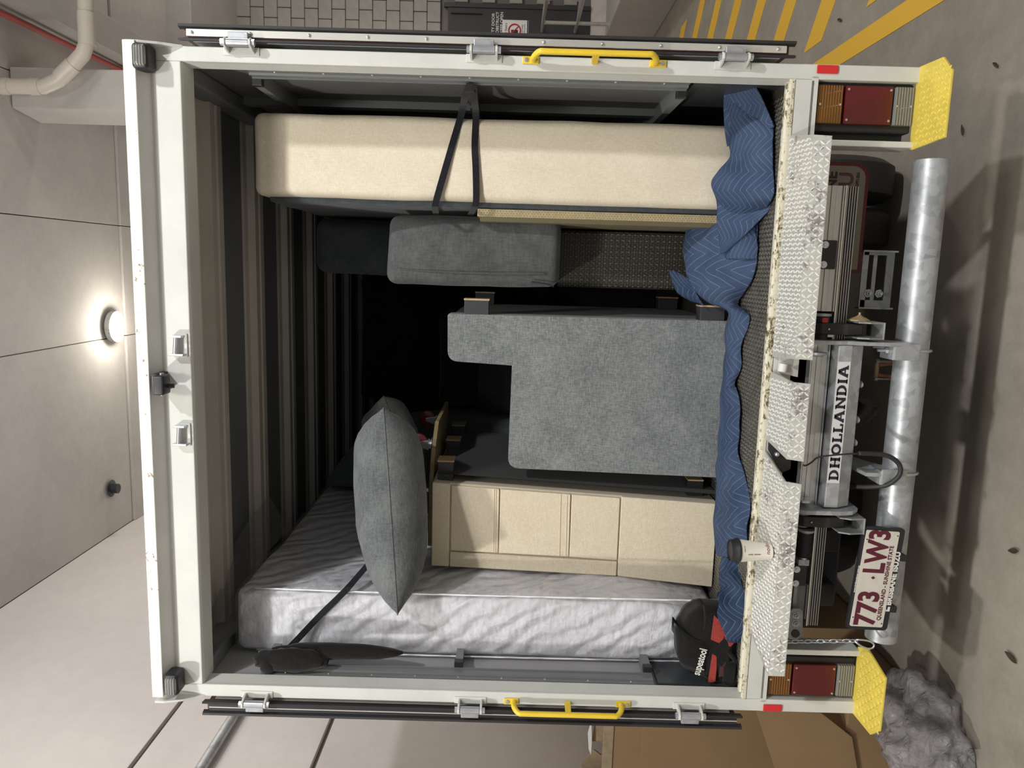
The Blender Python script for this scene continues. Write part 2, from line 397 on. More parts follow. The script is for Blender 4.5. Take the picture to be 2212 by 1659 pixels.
def tag(o, label, cat, group=None):
    o['label'] = label; o['category'] = cat
    if group: o['group'] = group
    return o
def struct(o): o['kind'] = 'structure'; return o
def stuff(o): o['kind'] = 'stuff'; return o
def plabel(o, l): o['label'] = l; return o
def share(o, loc, rot=None):
    """a copy of a piece at another world place, sharing its mesh"""
    c = o.copy(); C.objects.link(c)
    c.location = V(loc)-(WL[o.parent.name] if o.parent else V((0, 0, 0))); WL[c.name] = V(loc)
    if rot: c.rotation_euler = rot
    return c
def smoothpath(pts, n=8, closed=False):
    pts = [V(p) for p in pts]; out = []; N = len(pts)
    for i in range(N if closed else N-1):
        if closed: a, b, c, d = pts[i-1], pts[i], pts[(i+1) % N], pts[(i+2) % N]
        else: a, b, c, d = pts[max(i-1, 0)], pts[i], pts[i+1], pts[min(i+2, N-1)]
        for k in range(n):
            t = k/n
            out.append(.5*((2*b)+(c-a)*t+(2*a-5*b+4*c-d)*t*t+(3*b-a-3*c+d)*t**3))
    if not closed: out.append(pts[-1])
    return out
def drape(name, rows, m, parent=None, nu=10, nv=8, amp=.006, freq=9, solid=.006, uvs=1.0):
    """cloth through a net of control points: rows run down the cloth, side by side"""
    cols = [smoothpath(r, nv) for r in rows]           # each col: list along v
    L = len(cols[0]); net = [smoothpath([c[j] for c in cols], nu) for j in range(L)]
    W = len(net[0]); mb = MB()
    def nz(p, k): return noise.noise(V((p.x*freq+k, p.y*freq, p.z*freq)))
    vs = []; uv = []; ul = [0]*W; base = net[L//2]
    for i in range(1, W): ul[i] = ul[i-1]+(base[i]-base[i-1]).length
    for j in range(L):
        for i in range(W):
            p = net[j][i]
            q = p+V((nz(p, 3)*amp*.5, nz(p, 0)*amp*1.4, nz(p, 7)*amp)) ; vs.append(q)
    vl = 0; vlen = [0]*L
    for j in range(1, L): vlen[j] = vlen[j-1]+(net[j][W//2]-net[j-1][W//2]).length
    for j in range(L):
        for i in range(W): uv.append((ul[i]*uvs, vlen[j]*uvs))
    fs = [(j*W+i, j*W+i+1, (j+1)*W+i+1, (j+1)*W+i) for j in range(L-1) for i in range(W-1)]
    mb.add(vs, fs); mb.uv = uv
    return mb.build(name, m, parent, smooth=True, solid=solid)
def ribbon(name, pts, width, m, parent=None, wdir=(0, 0, 1), th=.002):
    pts = smoothpath(pts, 5); wd = V(wdir).normalized(); mb = MB(); vs = []
    for i, p in enumerate(pts):
        d = (pts[min(i+1, len(pts)-1)]-pts[max(i-1, 0)]).normalized()
        a = (wd-d*wd.dot(d)).normalized(); n = d.cross(a)
        vs += [p-a*width/2-n*th/2, p+a*width/2-n*th/2, p+a*width/2+n*th/2, p-a*width/2+n*th/2]
    fs = []
    for i in range(len(pts)-1): fs += [(4*i+k, 4*i+(k+1) % 4, 4*i+4+(k+1) % 4, 4*i+4+k) for k in range(4)]
    fs += [(3, 2, 1, 0), tuple(4*(len(pts)-1)+k for k in range(4))]
    mb.add(vs, fs); return mb.build(name, m, parent)
def lozenges(mb, O, U, W, nrm, nu, nv, test, pitch=.0165, h=.0022, hl=.0105, hw=.0034):
    """raised lens-shaped bars in alternating directions on a plane"""
    O, U, W, nrm = V(O), V(U), V(W), V(nrm)
    for i in range(nu):
        for j in range(nv):
            u, w_ = (i+.5)*pitch, (j+.5)*pitch
            if not test(u, w_): continue
            s = 1 if (i+j) % 2 else -1
            d = (U*s*.62+W*.78).normalized(); e = nrm.cross(d); c = O+U*u+W*w_
            mb.add([c-d*hl, c-d*hl*.4-e*hw, c+d*hl*.4-e*hw, c+d*hl, c+d*hl*.4+e*hw, c-d*hl*.4+e*hw, c-d*hl*.5+nrm*h, c+d*hl*.5+nrm*h],
                   [(0, 1, 6), (1, 2, 7, 6), (2, 3, 7), (3, 4, 7), (4, 5, 6, 7), (5, 0, 6)])
def text(name, s, size, loc, m, parent=None, rot=(math.pi/2, 0, 0), extrude=.0006, xs=1, off=0, align='LEFT', spacing=1, shear=0):
    cu = bpy.data.curves.new(name, 'FONT'); cu.body = s; cu.size = size; cu.extrude = extrude; cu.offset = off
    cu.align_x = align; cu.space_character = spacing; cu.shear = shear; cu.resolution_u = 3
    tmp = bpy.data.objects.new(name+'_tmp', cu); C.objects.link(tmp)
    dg = bpy.context.evaluated_depsgraph_get(); me = bpy.data.meshes.new_from_object(tmp.evaluated_get(dg))
    bpy.data.objects.remove(tmp); bpy.data.curves.remove(cu); me.materials.clear(); me.materials.append(m)
    o = bpy.data.objects.new(name, me); C.objects.link(o); o.rotation_euler = rot; o.scale = (xs, 1, 1)
    if parent: o.parent = parent; o.location = V(loc)-WL[parent.name]
    else: o.location = loc
    WL[o.name] = V(loc); return o

exec_parts = []
# ================================================================== SETTING
struct(MB().box(-2.9, 12, -7, 14, -.12, 0).build('floor', CON_FLOOR))
FLOOR = bpy.data.objects['floor']
# hatched keep-clear zone
def stripe(poly):
    return MB().prism(poly, 'Z', 0, .0025).build('painted_stripe', STRIPE, FLOOR)
stripe([(1.745, -1.5), (1.862, -1.5), (1.87, 8.6), (1.755, 8.6)])
for k in range(8):
    y0 = 1.50+k*.93
    stripe([(1.98, y0), (1.98, y0+.30), (3.4, y0+.30-1.36), (3.4, y0-1.36)])
# left wall: precast panels, recessed joints
wl = struct(MB().box(-2.62, -2.43, -7, 14, 0, 6.1).build('wall_left', MORTAR))
for z0, z1 in ((0, 3.0), (3.03, 4.03), (4.06, 6.07)):
    for y0 in (-7, 0.0, 7): MB().box(-2.44, -2.40, y0+.0, y0+6.99, z0, z1).build('panel', CON_WALL, wl, bevel=.004)
cp = thing('wall_pipe', 'long galvanised conduit pipe running along the left concrete wall', 'pipe', (-2.36, 4, 3.62))
MB().cyl((-2.355, -5, 3.62), (-2.355, 13.5, 3.62), .032, 14).build('pipe', GALV, cp, smooth='auto')
for y in (.5, 2.5, 4.5): MB().box(-2.402, -2.33, y-.015, y+.015, 3.58, 3.66).build('bracket', GALV_D, cp)
# ceiling
ce = struct(MB().box(-2.62, 12, -7, 14, 6.10, 6.4).build('ceiling', MORTAR))
xs = [-2.4, -.35, .80, 1.95, 4.4, 7.2, 12]
ys = [-7, -2.4, .4, 2.2, 5.35, 8.0, 14]
for i in range(6):
    for j in range(6):
        d = .012*((i*3+j*5) % 3)
        MB().box(xs[i]+.004, xs[i+1]-.004, ys[j]+.004, ys[j+1]-.004, 6.07-d, 6.12).build('panel', CON_CEIL, ce, bevel=.004)
struct(MB().prism([(1.655, 3.72), (1.975, 3.72), (1.975, 4.1), (1.60, 4.1)], 'Z', 0, 6.06).build('trim_1', CON_BEAM, bevel=.01))
struct(MB().box(2.06, 12, 6.6, 7.0, 5.75, 6.06).build('trim_2', CON_BEAM, bevel=.01))
struct(MB().box(2.4, 2.7, -1.0, 6.6, 5.78, 6.06).build('trim_3', CON_BEAM, bevel=.01))
# back wall with blocks
wb = struct(MB().box(-2.62, 12, 9.06, 9.3, 0, 6.07).build('wall_back', MORTAR))
MB().box(-2.4, 3.0, 9.0, 9.06, 0, 6.07).build('panel', CON_WALL, wb)
MB().box(6.2, 12, 9.0, 9.06, 0, 6.07).build('panel', CON_WALL, wb)
MB().box(3.0, 6.2, 9.0, 9.06, 0, .92).build('panel', CON_WALL, wb)
blk = MB().box(0, .272, 0, .06, 0, .19).build('block', BLOCK_M, wb, bevel=.006, seg=1, origin=(0, 0, 0))
first = True
nb = 0
for r in range(26):
    z = .925+r*.198
    if z > 5.95: break
    x = 3.0 - (.141 if r % 2 else 0)
    while x < 6.1:
        x0 = x; x += .282
        if x0 < 3.0: continue
        if z < 3.02 and x0+.272 > 3.26 and x0 < 4.22: continue
        nb += 1
        p = (x0, 9.0+random.uniform(-.003, .003), z)
        if first:
            blk.location = V(p)-WL[wb.name]; WL[blk.name] = V(p); first = False
        else: share(blk, p)
d1 = struct(MB().box(3.30, 4.21, 8.985, 9.03, .925, 2.99).build('door_1', DOOR_M))
MB().box(3.24, 3.30, 8.97, 9.03, .925, 3.05).build('door_frame', BLOCK_M, d1)
MB().box(4.19, 4.25, 8.965, 9.03, .925, 3.05).build('door_frame', DOOR_M, d1)
MB().box(4.10, 4.115, 8.95, 8.985, 2.5, 2.95).build('door_handle', BLACK_P, d1, bevel=.003)
for k, s in enumerate(('FIRE SAFETY DOOR', 'DO NOT OBSTRUCT', 'DO NOT KEEP OPEN')):
    text('door_lettering', s, .058, (3.87, 8.982, 2.315-k*.062), TXT_W, d1, align='CENTER', off=.001)
sg = tag(MB().box(3.74, 4.035, 8.975, 8.984, 1.82, 2.20).build('door_sign', SIGN_W), 'white fire stairs notice with red prohibition ring on the charcoal door', 'sign')
text('sign_lettering', 'Fire Stairs', .05, (3.89, 8.973, 2.13), INK_K, sg, align='CENTER')
MB().tube([(3.89+.085*math.cos(a*math.pi/12), 8.972, 2.02+.085*math.sin(a*math.pi/12)) for a in range(24)], .011, 5, closed=True).build('prohibition_ring', INK_R, sg)
MB().bar((3.83, 8.972, 2.08), (3.95, 8.972, 1.96), .01, .016).build('ring_slash', INK_R, sg)
MB().box(3.855, 3.90, 8.973, 8.975, 1.97, 2.07).build('pictogram', MATS['dark_steel'], sg)
text('sign_lettering', 'Do not enter\nexit this point', .032, (3.89, 8.973, 1.90), INK_K, sg, align='CENTER')
MB().box(3.74, 4.035, 8.972, 8.975, 1.825, 1.84).build('sign_border', INK_K, sg)
ld = struct(MB().box(3.83, 12, 1.5, 9.0, 0, .70).build('trim_4', CON_BEAM, bevel=.015))
hr = thing('handrail', 'galvanised tubular handrail on the raised landing before the door', 'handrail', (3.9, 8.6, .7))
MB().cyl((3.9, 8.6, .70), (3.9, 8.6, 1.64), .026, 12).build('post', STEEL_RAIL, hr, smooth='auto')
MB().cyl((3.9, 5.2, .70), (3.9, 5.2, 1.64), .026, 12).build('post', STEEL_RAIL, hr, smooth='auto')
MB().cyl((3.9, 9.0, 1.62), (3.9, 4.8, 1.62), .024, 12).build('rail', STEEL_RAIL, hr, smooth='auto')
MB().cyl((3.9, 9.0, 1.14), (3.9, 4.8, 1.14), .024, 12).build('rail', STEEL_RAIL, hr, smooth='auto')
MB().tube(smoothpath([(3.9, 8.5, 1.14), (3.93, 8.0, 1.16), (3.97, 7.85, 1.2), (3.97, 7.85, 1.55), (3.93, 8.0, 1.6), (3.9, 8.5, 1.62)], 5), .022, 8).build('rail_hoop', STEEL_RAIL, hr, smooth=True)
MB().lathe([(.05, 0), (.05, .012), (.03, .014), (.03, .03)], (3.9, 8.6, .70), 16).build('base_flange', STEEL_RAIL, hr)
# services on the ceiling
dp = thing('drain_pipe', 'thick beige drain pipe with two elbows under the ceiling', 'pipe', (2.3, 4.4, 5.7))
path = [(9, 3.5, 5.29), (2.60, 3.5, 5.295), (2.12, 3.5, 5.30), (2.03, 3.5, 5.34), (1.93, 3.5, 5.44), (1.83, 3.5, 5.55), (1.78, 3.5, 5.66), (1.775, 3.5, 6.065)]
MB().tube(path, .058, 20).build('pipe', PVC, dp, smooth='auto')
for a_, b_ in (((2.34, 3.5, 5.298), (2.10, 3.5, 5.301)), ((1.95, 3.5, 5.42), (1.85, 3.5, 5.53)), ((1.78, 3.5, 5.68), (1.778, 3.5, 5.76)), ((1.776, 3.5, 5.92), (1.775, 3.5, 5.99))):
    MB().cyl(a_, b_, .064, 20).build('pipe_collar', PVC, dp, smooth='auto')
rp = thing('sprinkler_pipe', 'thin red sprinkler pipe slanting below the ceiling by the drain pipe', 'pipe', (2.35, 4, 5.95))
MB().cyl((2.26, -1.0, 5.97), (2.37, 6.6, 5.97), .024, 12).build('pipe', RED_PIPE, rp, smooth='auto')
for y in (3.0, 5.4): MB().box(2.30, 2.36, y, y+.03, 5.95, 6.08).build('pipe_hanger', GALV_D, rp)
cl = thing('ceiling_light', 'small glaring round spotlight on the ceiling above the truck', 'light', (-.229, 5.06, 6.0))
MB().lathe([(.16, 0), (.16, .05), (.12, .07)], (-.229, 5.06, 5.985), 24).build('housing', GALV_D, cl, smooth='auto')
MB().lathe([(.10, 0), (.13, .02)], (-.229, 5.06, 5.968), 24).build('lamp_glass', LAMP_E, cl)
lamp('ceiling_light_lamp', 'POINT', (-.229, 5.0, 5.8), 26, .1, (1, .93, .8))
for px, py in ((4, 1104), (300, 1108)):
    p = at(px, py, 'Z', 6.05); MB()
for k, (x, y) in enumerate(((-1.9, 4.9),)):
    tag(MB().lathe([(.05, 0), (.05, .06), (.09, .07)], (x, y, 5.975), 16).build('ceiling_sensor', BLACK_P, smooth='auto'), 'small dark sensor on the ceiling by the left wall', 'sensor')
# litter
def leaf(x, y, a, s, lab, nm='dry_leaf', cat='leaf'):
    mb = MB(); 
    def f(u, v):
        w_ = math.sin(math.pi*min(1, max(0, u)))**.8*.35*(v-.5)*2
        px, py = (u-.5)*2, w_
        return V((x+s*(px*math.cos(a)-py*math.sin(a)), y+s*(px*math.sin(a)+py*math.cos(a)), .006+.25*s*(u-.5)**2*4*.4+abs(v-.5)*s*.3))
    mb.grid(f, 8, 4); return tag(mb.build(nm, MATS['dead_leaf'], solid=.0008), lab, cat)
mat('dead_leaf', (.05, .04, .025), .8)
for (px, py, a, s, lab) in ((2083, 281, .3, .025, 'dark dry leaf on the floor right of the bumper pipe end'), (2155, 140, 1.0, .022, 'small dark leaf on the floor nearest the photo corner, beyond the yellow step'),
                            (2195, 1190, 1.9, .03, 'dark twig-like scrap on the floor at the bottom right of the pipe shadow'), (2190, 1420, 1.4, .035, 'thin brown scrap on the bare floor near the plastic film')):
    p = at(px, py, 'Z', 0); leaf(p.x, p.y, a, s, lab)
for (px, py, a, s, lab) in ((1817, 43, 1.2, .03, 'dark skid speck on the floor between two yellow hatch bars'),):
    p = at(px, py, 'Z', 0); leaf(p.x, p.y, a, s, lab)
# ================================================================== TRUCK
TK = thing('box_truck', 'white box truck with its rear doors open, loaded with furniture', 'truck', (0, 2.5, 0))
# body shell
MB().box(-1.20, -1.17, .10, 5.0, .96, 3.24).build('side_panel', WHITE, TK)
MB().box(1.17, 1.20, .10, 5.0, .96, 3.24).build('side_panel', WHITE, TK)
plabel(MB().box(-1.172, -1.164, .10, 5.0, 1.3, 3.2).build('side_lining', GREY_IN, TK), 'pale grey lining darkened with painted shade')
plabel(MB().box(1.164, 1.172, .10, 5.0, 1.3, 3.2).build('side_lining', LINING_R, TK), 'pale grey lining darkened with painted shade')
plabel(MB().box(-1.165, -1.150, .10, 5.0, 1.0, 1.31).build('kick_panel', DARK_IN, TK), 'dark kick panel')
plabel(MB().box(1.150, 1.165, .10, 5.0, 1.0, 1.31).build('kick_panel', DARK_IN, TK), 'dark kick panel')
MB().box(-1.2, 1.2, .02, 5.0, 3.205, 3.25).build('roof', ROOF_P, TK)
MB().box(-1.2, 1.2, 4.95, 5.05, .96, 3.24).build('front_wall', ROOF_P, TK)
MB().box(-1.17, 1.17, .035, 4.96, .93, .998).build('load_floor', TREAD_D, TK)
tb = MB(); lozenges(tb, (-1.13, .04, .998), (1, 0, 0), (0, 1, 0), (0, 0, 1), 136, 40, lambda u, w_: True)
stuff(tb.build('floor_lozenges', TREAD_DB, TK))
# roof bows, one every half metre, hat-shaped
for k in range(9):
    y = .54+.514*k-.13
    prof = [(y-.06, 3.205), (y-.045, 3.198), (y, 3.198), (y+.006, 3.165), (y+.05, 3.165), (y+.056, 3.178), (y+.066, 3.178), (y+.072, 3.163), (y+.118, 3.163), (y+.125, 3.205)]
    MB().prism(prof, 'X', -1.165, 1.165).build('roof_bow', ROOF_B, TK)
for sx in (-1, 1):
    MB().box(min(sx*1.165, sx*1.10), max(sx*1.165, sx*1.10), .1, 4.95, 3.10, 3.2).build('cove_rail', ROOF_P, TK, bevel=.01)
    # tie rack: riveted channel and three black-capped square tubes running forward
    X = sx*1.164
    MB().prism([(X, .079), (X-sx*.020, .079), (X-sx*.021, .103), (X-sx*.029, .105), (X-sx*.029, .137), (X-sx*.033, .137), (X-sx*.033, .143), (X, .143)], 'Z', 1.33, 2.90).build('wall_channel', GREY_CH, TK)
    for k in range(9):
        MB().sphere((X-sx*.0205, .090, 1.42+k*.173), .0045, 8, 5).build('rivet', ZINC, TK)
    for z in (1.345, 2.115, 2.885):
        MB().box(min(X, X-sx*.055), max(X, X-sx*.052), .15, 4.9, z-.015, z+.015).build('tie_rail', GREY_CH, TK)
        plabel(MB().box(min(X-sx*.03, X-sx*.056), max(X-sx*.03, X-sx*.056), .143, .172, z-.018, z+.018).build('rail_cap', BLACK_P, TK, bevel=.002), 'black end cap')
    for y in (.62, 1.3, 2.0, 2.7, 3.4):
        MB().box(min(X, X-sx*.03), max(X, X-sx*.03), y, y+.06, 1.31, 3.1).build('wall_post', GREY_CH, TK)
# rear frame
for sx in (-1, 1):
    MB().prism([(sx*1.20, 0), (sx*1.15, 0), (sx*1.15, .015), (sx*1.142, .072), (sx*1.17, .078), (sx*1.20, .078)], 'Z', .925, 3.24).build('corner_post', WHITE, TK, bevel=.004)
hd = MB().prism([(0, 3.215), (0, 3.10), (.012, 3.094), (.10, 3.094), (.10, 3.215)], 'X', -1.15, 1.15).build('header', WHITE, TK, bevel=.003)
MB().box(-1.205, 1.205, -.002, .10, 3.205, 3.245).build('header_cap', WHITE_IN, TK)
plabel(MB().box(-1.175, 1.20, -.058, -.050, 3.226, 3.268).build('roof_lip', WHITE_CHIP, TK, bevel=.002), 'chipped lip of the roof')
MB().prism([(-.052, 3.232), (0, 3.203), (0, 3.262), (-.052, 3.262)], 'X', -1.175, 1.20).build('roof_lip_soffit', WHITE_IN, TK)
for sx in (-1, 1):
    MB().prism([(-.052, 3.262), (-.052, 3.225), (-.035, 3.16), (0, 3.09), (0, 3.262)], 'X', sx*1.198-.004, sx*1.198+.004).build('lip_gusset', WHITE, TK)
MB().box(-1.15, 1.15, .0, .03, .918, .992).build('rear_sill', WHITE, TK, bevel=.004)
plabel(MB().prism([(.0, .985), (.0, 1.0), (.012, 1.004), (.02, .994), (.03, .994), (.036, 1.004), (.055, 1.004), (.06, .99)], 'X', -1.15, 1.15).build('sill_edge', CREAM_WORN, TK), 'worn cream sill edge with rust chips')
# posts below the sill, tail lamps, yellow steps
for sx in (-1, 1):
    a = lambda p, q: (min(sx*p, sx*q), max(sx*p, sx*q))
    inn = (.932, .953) if sx > 0 else (.940, .962)
    x0, x1 = a(1.15, 1.2)
    MB().box(x0, x1, 0, .10, .56, .93).build('lower_post', WHITE, TK, bevel=.003)
    x0, x1 = a(*inn); MB().box(x0, x1, 0, .10, .56, .925).build('lower_post', WHITE, TK, bevel=.003)
    x0, x1 = a(inn[0]+.0, 1.16); MB().box(x0, x1, .0, .06, .908, .93).build('sill_end', WHITE, TK)
    tl = MB(); x0, x1 = a(.985, 1.148); tl.box(x0, x1, .03, .10, .562, .912)
    x0, x1 = a(.953, 1.15); tl.box(x0, x1, .085, .12, .56, .925)
    tlo = tl.build('tail_lamp', BLACK_P, TK, bevel=.006)
    x0, x1 = a(1.008, 1.137)
    plabel(MB().box(x0, x1, .012, .035, .812, .902).build('amber_lens', L_AMB, tlo, bevel=.005, seg=3), 'amber indicator lens')
    plabel(MB().box(x0, x1, .012, .035, .640, .806).build('red_lens', L_RED, tlo, bevel=.005, seg=3), 'red brake lens')
    plabel(MB().box(x0, x1, .012, .035, .566, .634).build('clear_lens', L_CLR, tlo, bevel=.005, seg=3), 'clear reversing lens')
    for (xx, zz) in ((1.072, .892), (1.072, .822), (1.022, .796), (1.124, .796), (1.022, .650), (1.124, .650), (1.072, .577), (1.072, .625)):
        MB().lathe([(.0045, 0), (.004, .002), (.001, .003)], (sx*xx, .012, zz), 8, (0, -1, 0)).build('lens_screw', ZINC, tlo)
    x0, x1 = a(1.169, 1.197); plabel(MB().box(x0, x1, -.006, 0, .845, .918).build('reflector', REFL, TK, bevel=.003), 'red reflector')
    st = [(1.203, .02), (1.197, -.14), (1.143, -.20), (.935, -.20), (.90, -.05) if sx < 0 else (.925, .0), (.93, .02)]
    st = [(sx*p, q) for p, q in st]
    plabel(MB().prism(st, 'Z', .555, .564).build('bumper_step', YELLOW_T, TK, bevel=.002), 'yellow tread-plate bumper step')
    tb = MB()
    def ins(u, w_):
        px, py = .93+u, -.2+w_
        return px < 1.19 and py < -.01 and py > -.19 and (px-1.143) < (py+.2)*.85+.0 and px > .94
    lozenges(tb, (sx*.93, -.2, .564), (sx, 0, 0), (0, 1, 0), (0, 0, 1), 13, 10, ins, .021, .003, .013, .004)
    stuff(tb.build('step_lozenges', YELLOW_T, TK))
# sloping tread plate along the sill, three pieces with notches between
U_, = (V((1, 0, 0)),)
W1 = (V((0, -.152, -.026))).normalized(); N1 = V((0, -.171, 1)).normalized()
W2 = (V((0, -.018, -.053))).normalized(); N2 = V((0, -.053, .018)).normalized()
def tread(poly_top, xl, xr, name='ledge_plate'):
    """poly_top: (x at sill, x at bend) pairs for the right and left ends"""
    (ra, rb, rc), (la, lb, lc) = xr, xl
    A = [(la, -.003, .992), (ra, -.003, .992), (rb, -.155, .966), (lb, -.155, .966)]
    B = [(lb, -.155, .966), (rb, -.155, .966), (rc, -.173, .913), (lc, -.173, .913)]
    mb = MB()
    for q, n in ((A, N1), (B, N2)):
        top = [V(p) for p in q]; bot = [p-n*.006 for p in top]
        mb.add(top+bot, [(0, 1, 2, 3), (7, 6, 5, 4), (0, 4, 5, 1), (1, 5, 6, 2), (2, 6, 7, 3), (3, 7, 4, 0)])
    o = plabel(mb.build(name, TREAD_W, TK), 'white diamond tread plate with chipped paint')
    tb = MB(); L1 = .157
    def t1(u, w_):
        f = w_/L1; x = u-1.0
        return (la+(lb-la)*f+.012) < x < (ra+(rb-ra)*f-.012) and w_ < L1-.004
    lozenges(tb, (-1.0, -.003, .992), (1, 0, 0), W1, N1, 126, 10, t1, .0155, .0036, .0088, .0030)
    def t2(u, w_):
        x = u-1.0; f = w_/.057
        return (lb+(lc-lb)*f+.008) < x < (rb+(rc-rb)*f-.008)
    lozenges(tb, (-1.0, -.1555, .965), (1, 0, 0), W2, N2, 105, 3, t2, .0185, .0036, .0115, .0038)
    stuff(tb.build('plate_lozenges', TREAD_WB, o))
tread(None, (.19, .20, .20), (.962, .94, .935))
tread(None, (-.115, -.152, -.155), (.135, .12, .118))
tread(None, (-.87, -.965, -.955), (-.16, -.232, -.236))
# notches: roller and latch
MB().prism([(.135, .97), (.19, .97), (.19, .90), (.12, .90)], 'Y', -.02, -.01).build('notch_back', WHITE, TK)
MB().cyl((.140, -.03, .962), (.168, -.03, .958), .016, 14).build('notch_roller', WHITE_CHIP, TK, smooth='auto')
MB().prism([(-.235, .93), (-.15, .985), (-.12, .985), (-.14, .90), (-.22, .90)], 'Y', -.025, -.012).build('latch_plate', DARK_ST, TK)
MB().sphere((-.165, -.03, .955), .01, 10, 6).build('latch_stud', ZINC, TK, smooth=True)
# open doors folded back along the sides
for sx in (-1, 1):
    a = lambda p, q: (min(sx*p, sx*q), max(sx*p, sx*q))
    dr = MB(); x0, x1 = a(1.222, 1.256); dr.box(x0, x1, -.005, 1.15, 1.02, 3.08)
    dro = dr.build('rear_door', MAROON, TK)
    plabel(dro, 'rear door folded back, maroon outside')
    x0, x1 = a(1.228, 1.252)
    if sx > 0: MB().box(x0, x1, -.016, -.005, 1.03, 3.07).build('edge_trim', ALU_L, dro, bevel=.002)
    else: MB().box(-1.2375, -1.2345, -.016, -.005, 1.02, 3.07).build('edge_trim', ALU_L, dro); MB().box(-1.252, -1.224, -.012, -.005, 1.02, 3.07).build('edge_backing', BLACK_P, dro)
    for q in range(11):
        if sx < 0: break
        MB().sphere((1.240, -.018, 1.06+q*.199), .0055, 10, 6).build('trim_screw', ZINC, dro, smooth=True)
    # lip seals
    zs = (1.0, 3.095)
    MB().prism([(sx*1.252, -.004), (sx*1.258, -.02), (sx*1.266, -.022), (sx*1.262, .01)], 'Z', *zs).build('lip_seal', RUBBER, dro)
    MB().prism([(sx*1.226, -.004), (sx*1.220, -.02), (sx*1.212, -.022), (sx*1.218, .01)], 'Z', *zs).build('lip_seal', RUBBER, dro)
    plabel(MB().box(*a(1.219, 1.2222), .02, .08, 1.04, 3.06).build('door_stripe', WHITE_IN, dro), 'pale stripe')
    for z in (2.888, 2.058, 1.207):
        hg = MB().box(*a(1.172, 1.2), -.004, 0, z-.062, z+.062).build('hinge', WHITE, TK, bevel=.002)
        for dz in (-.043, .043):
            MB().prism([(sx*1.178, -.003), (sx*1.185, -.03), (sx*1.197, -.052), (sx*1.213, -.052), (sx*1.222, -.036), (sx*1.215, -.018), (sx*1.2, -.003)], 'Z', z+dz-.004, z+dz+.004).build('hinge_ear', WHITE, hg, bevel=.0015)
        MB().cyl((sx*1.206, -.036, z-.037), (sx*1.206, -.036, z+.037), .0135, 16).build('hinge_barrel', ZINC, hg, smooth='auto')
        MB().box(*a(1.206, 1.24), -.036, -.022, z-.034, z+.034).build('hinge_strap', GALV, hg, bevel=.002)
        for dz in (-1, 1):
            MB().cyl((sx*1.206, -.036, z+dz*.047), (sx*1.206, -.036, z+dz*.058), .0115, 6).build('hinge_bolt', ZINC, hg)
    # yellow grab handle
    X = sx*1.196; X2 = sx*1.185; z0, z1 = (1.462, 1.90)
    gh = MB().tube(smoothpath([(X2, -.004, z0+.012), (X2+sx*.003, -.035, z0+.012), (X+sx*.003, -.058, z0+.03), (X+sx*.003, -.062, z0+.06), (X+sx*.003, -.062, (z0+z1)/2), (X+sx*.003, -.062, z1-.06), (X+sx*.003, -.058, z1-.03), (X2+sx*.003, -.035, z1-.012), (X2, -.004, z1-.012)], 5), .0105, 12).build('grab_handle', YELLOW, TK, smooth=True)
    plabel(gh, 'yellow grab handle')
    MB().bar((X2, -.002, 1.68), (X+sx*.003, -.058, 1.68), .017, .022).build('handle_leg', YELLOW, gh, bevel=.002)
    for z in (z0, z1):
        s_ = 1 if z == z1 else -1
        MB().box(*a(1.172, 1.198), -.006, -.0, min(z-s_*.03, z+s_*.028), max(z-s_*.03, z+s_*.028)).build('handle_foot', YELLOW, gh, bevel=.003)
        MB().lathe([(.0085, 0), (.007, .004), (.003, .005)], (X2, -.006, z+s_*.014), 10, (0, -1, 0)).build('handle_screw', ZINC, gh, smooth='auto')
    # marker lamp
    cx = 1.147 if sx > 0 else -1.118; cz = 3.205 if sx > 0 else 3.19
    ml = MB().softbox(cx-.042, cx+.042, -.075, .0, cz-.028, cz+.028, .014, (2, 2, 2)).build('marker_lamp', BLACK_P, TK, smooth=True)
    MB().softbox(cx-.034, cx+.034, -.086, -.04, cz-.022, cz+.018, .01, (3, 2, 2)).build('marker_lens', L_CLR, ml, smooth=True)
# reversing camera and door catches on the header
rc = plabel(MB().softbox(.002, .072, -.105, -.045, 3.155, 3.195, .008, (2, 2, 2)).build('reversing_camera', BLACK_P, TK, smooth=True), 'black reversing camera')
MB().box(-.0, .074, -.085, .0, 3.186, 3.205).build('camera_bracket', BLACK_P, rc)
for xx in (.0, .074): MB().cyl((xx-.004, -.07, 3.175), (xx+.004, -.07, 3.175), .007, 10).build('camera_bolt', ZINC, rc)
MB().cyl((.03, -.06, 3.157), (.03, -.055, 3.138), .008, 12).build('cable_gland', BLACK_P, rc)
for i, cx in enumerate((.172, -.158)):
    ct = MB().box(cx-.042, cx+.042, -.006, 0, 3.108, 3.15).build('door_catch', WHITE, TK, bevel=.002)
    MB().box(cx-.038, cx-.030, -.035, 0, 3.112, 3.165).build('catch_ear', ZINC, ct, bevel=.002)
    MB().box(cx+.028, cx+.036, -.032, 0, 3.118, 3.160).build('catch_ear', ZINC, ct, bevel=.002)
    MB().cyl((cx-.034, -.024, 3.145), (cx+.034, -.022, 3.14), .009, 12).build('catch_pin', ZINC, ct, smooth='auto')
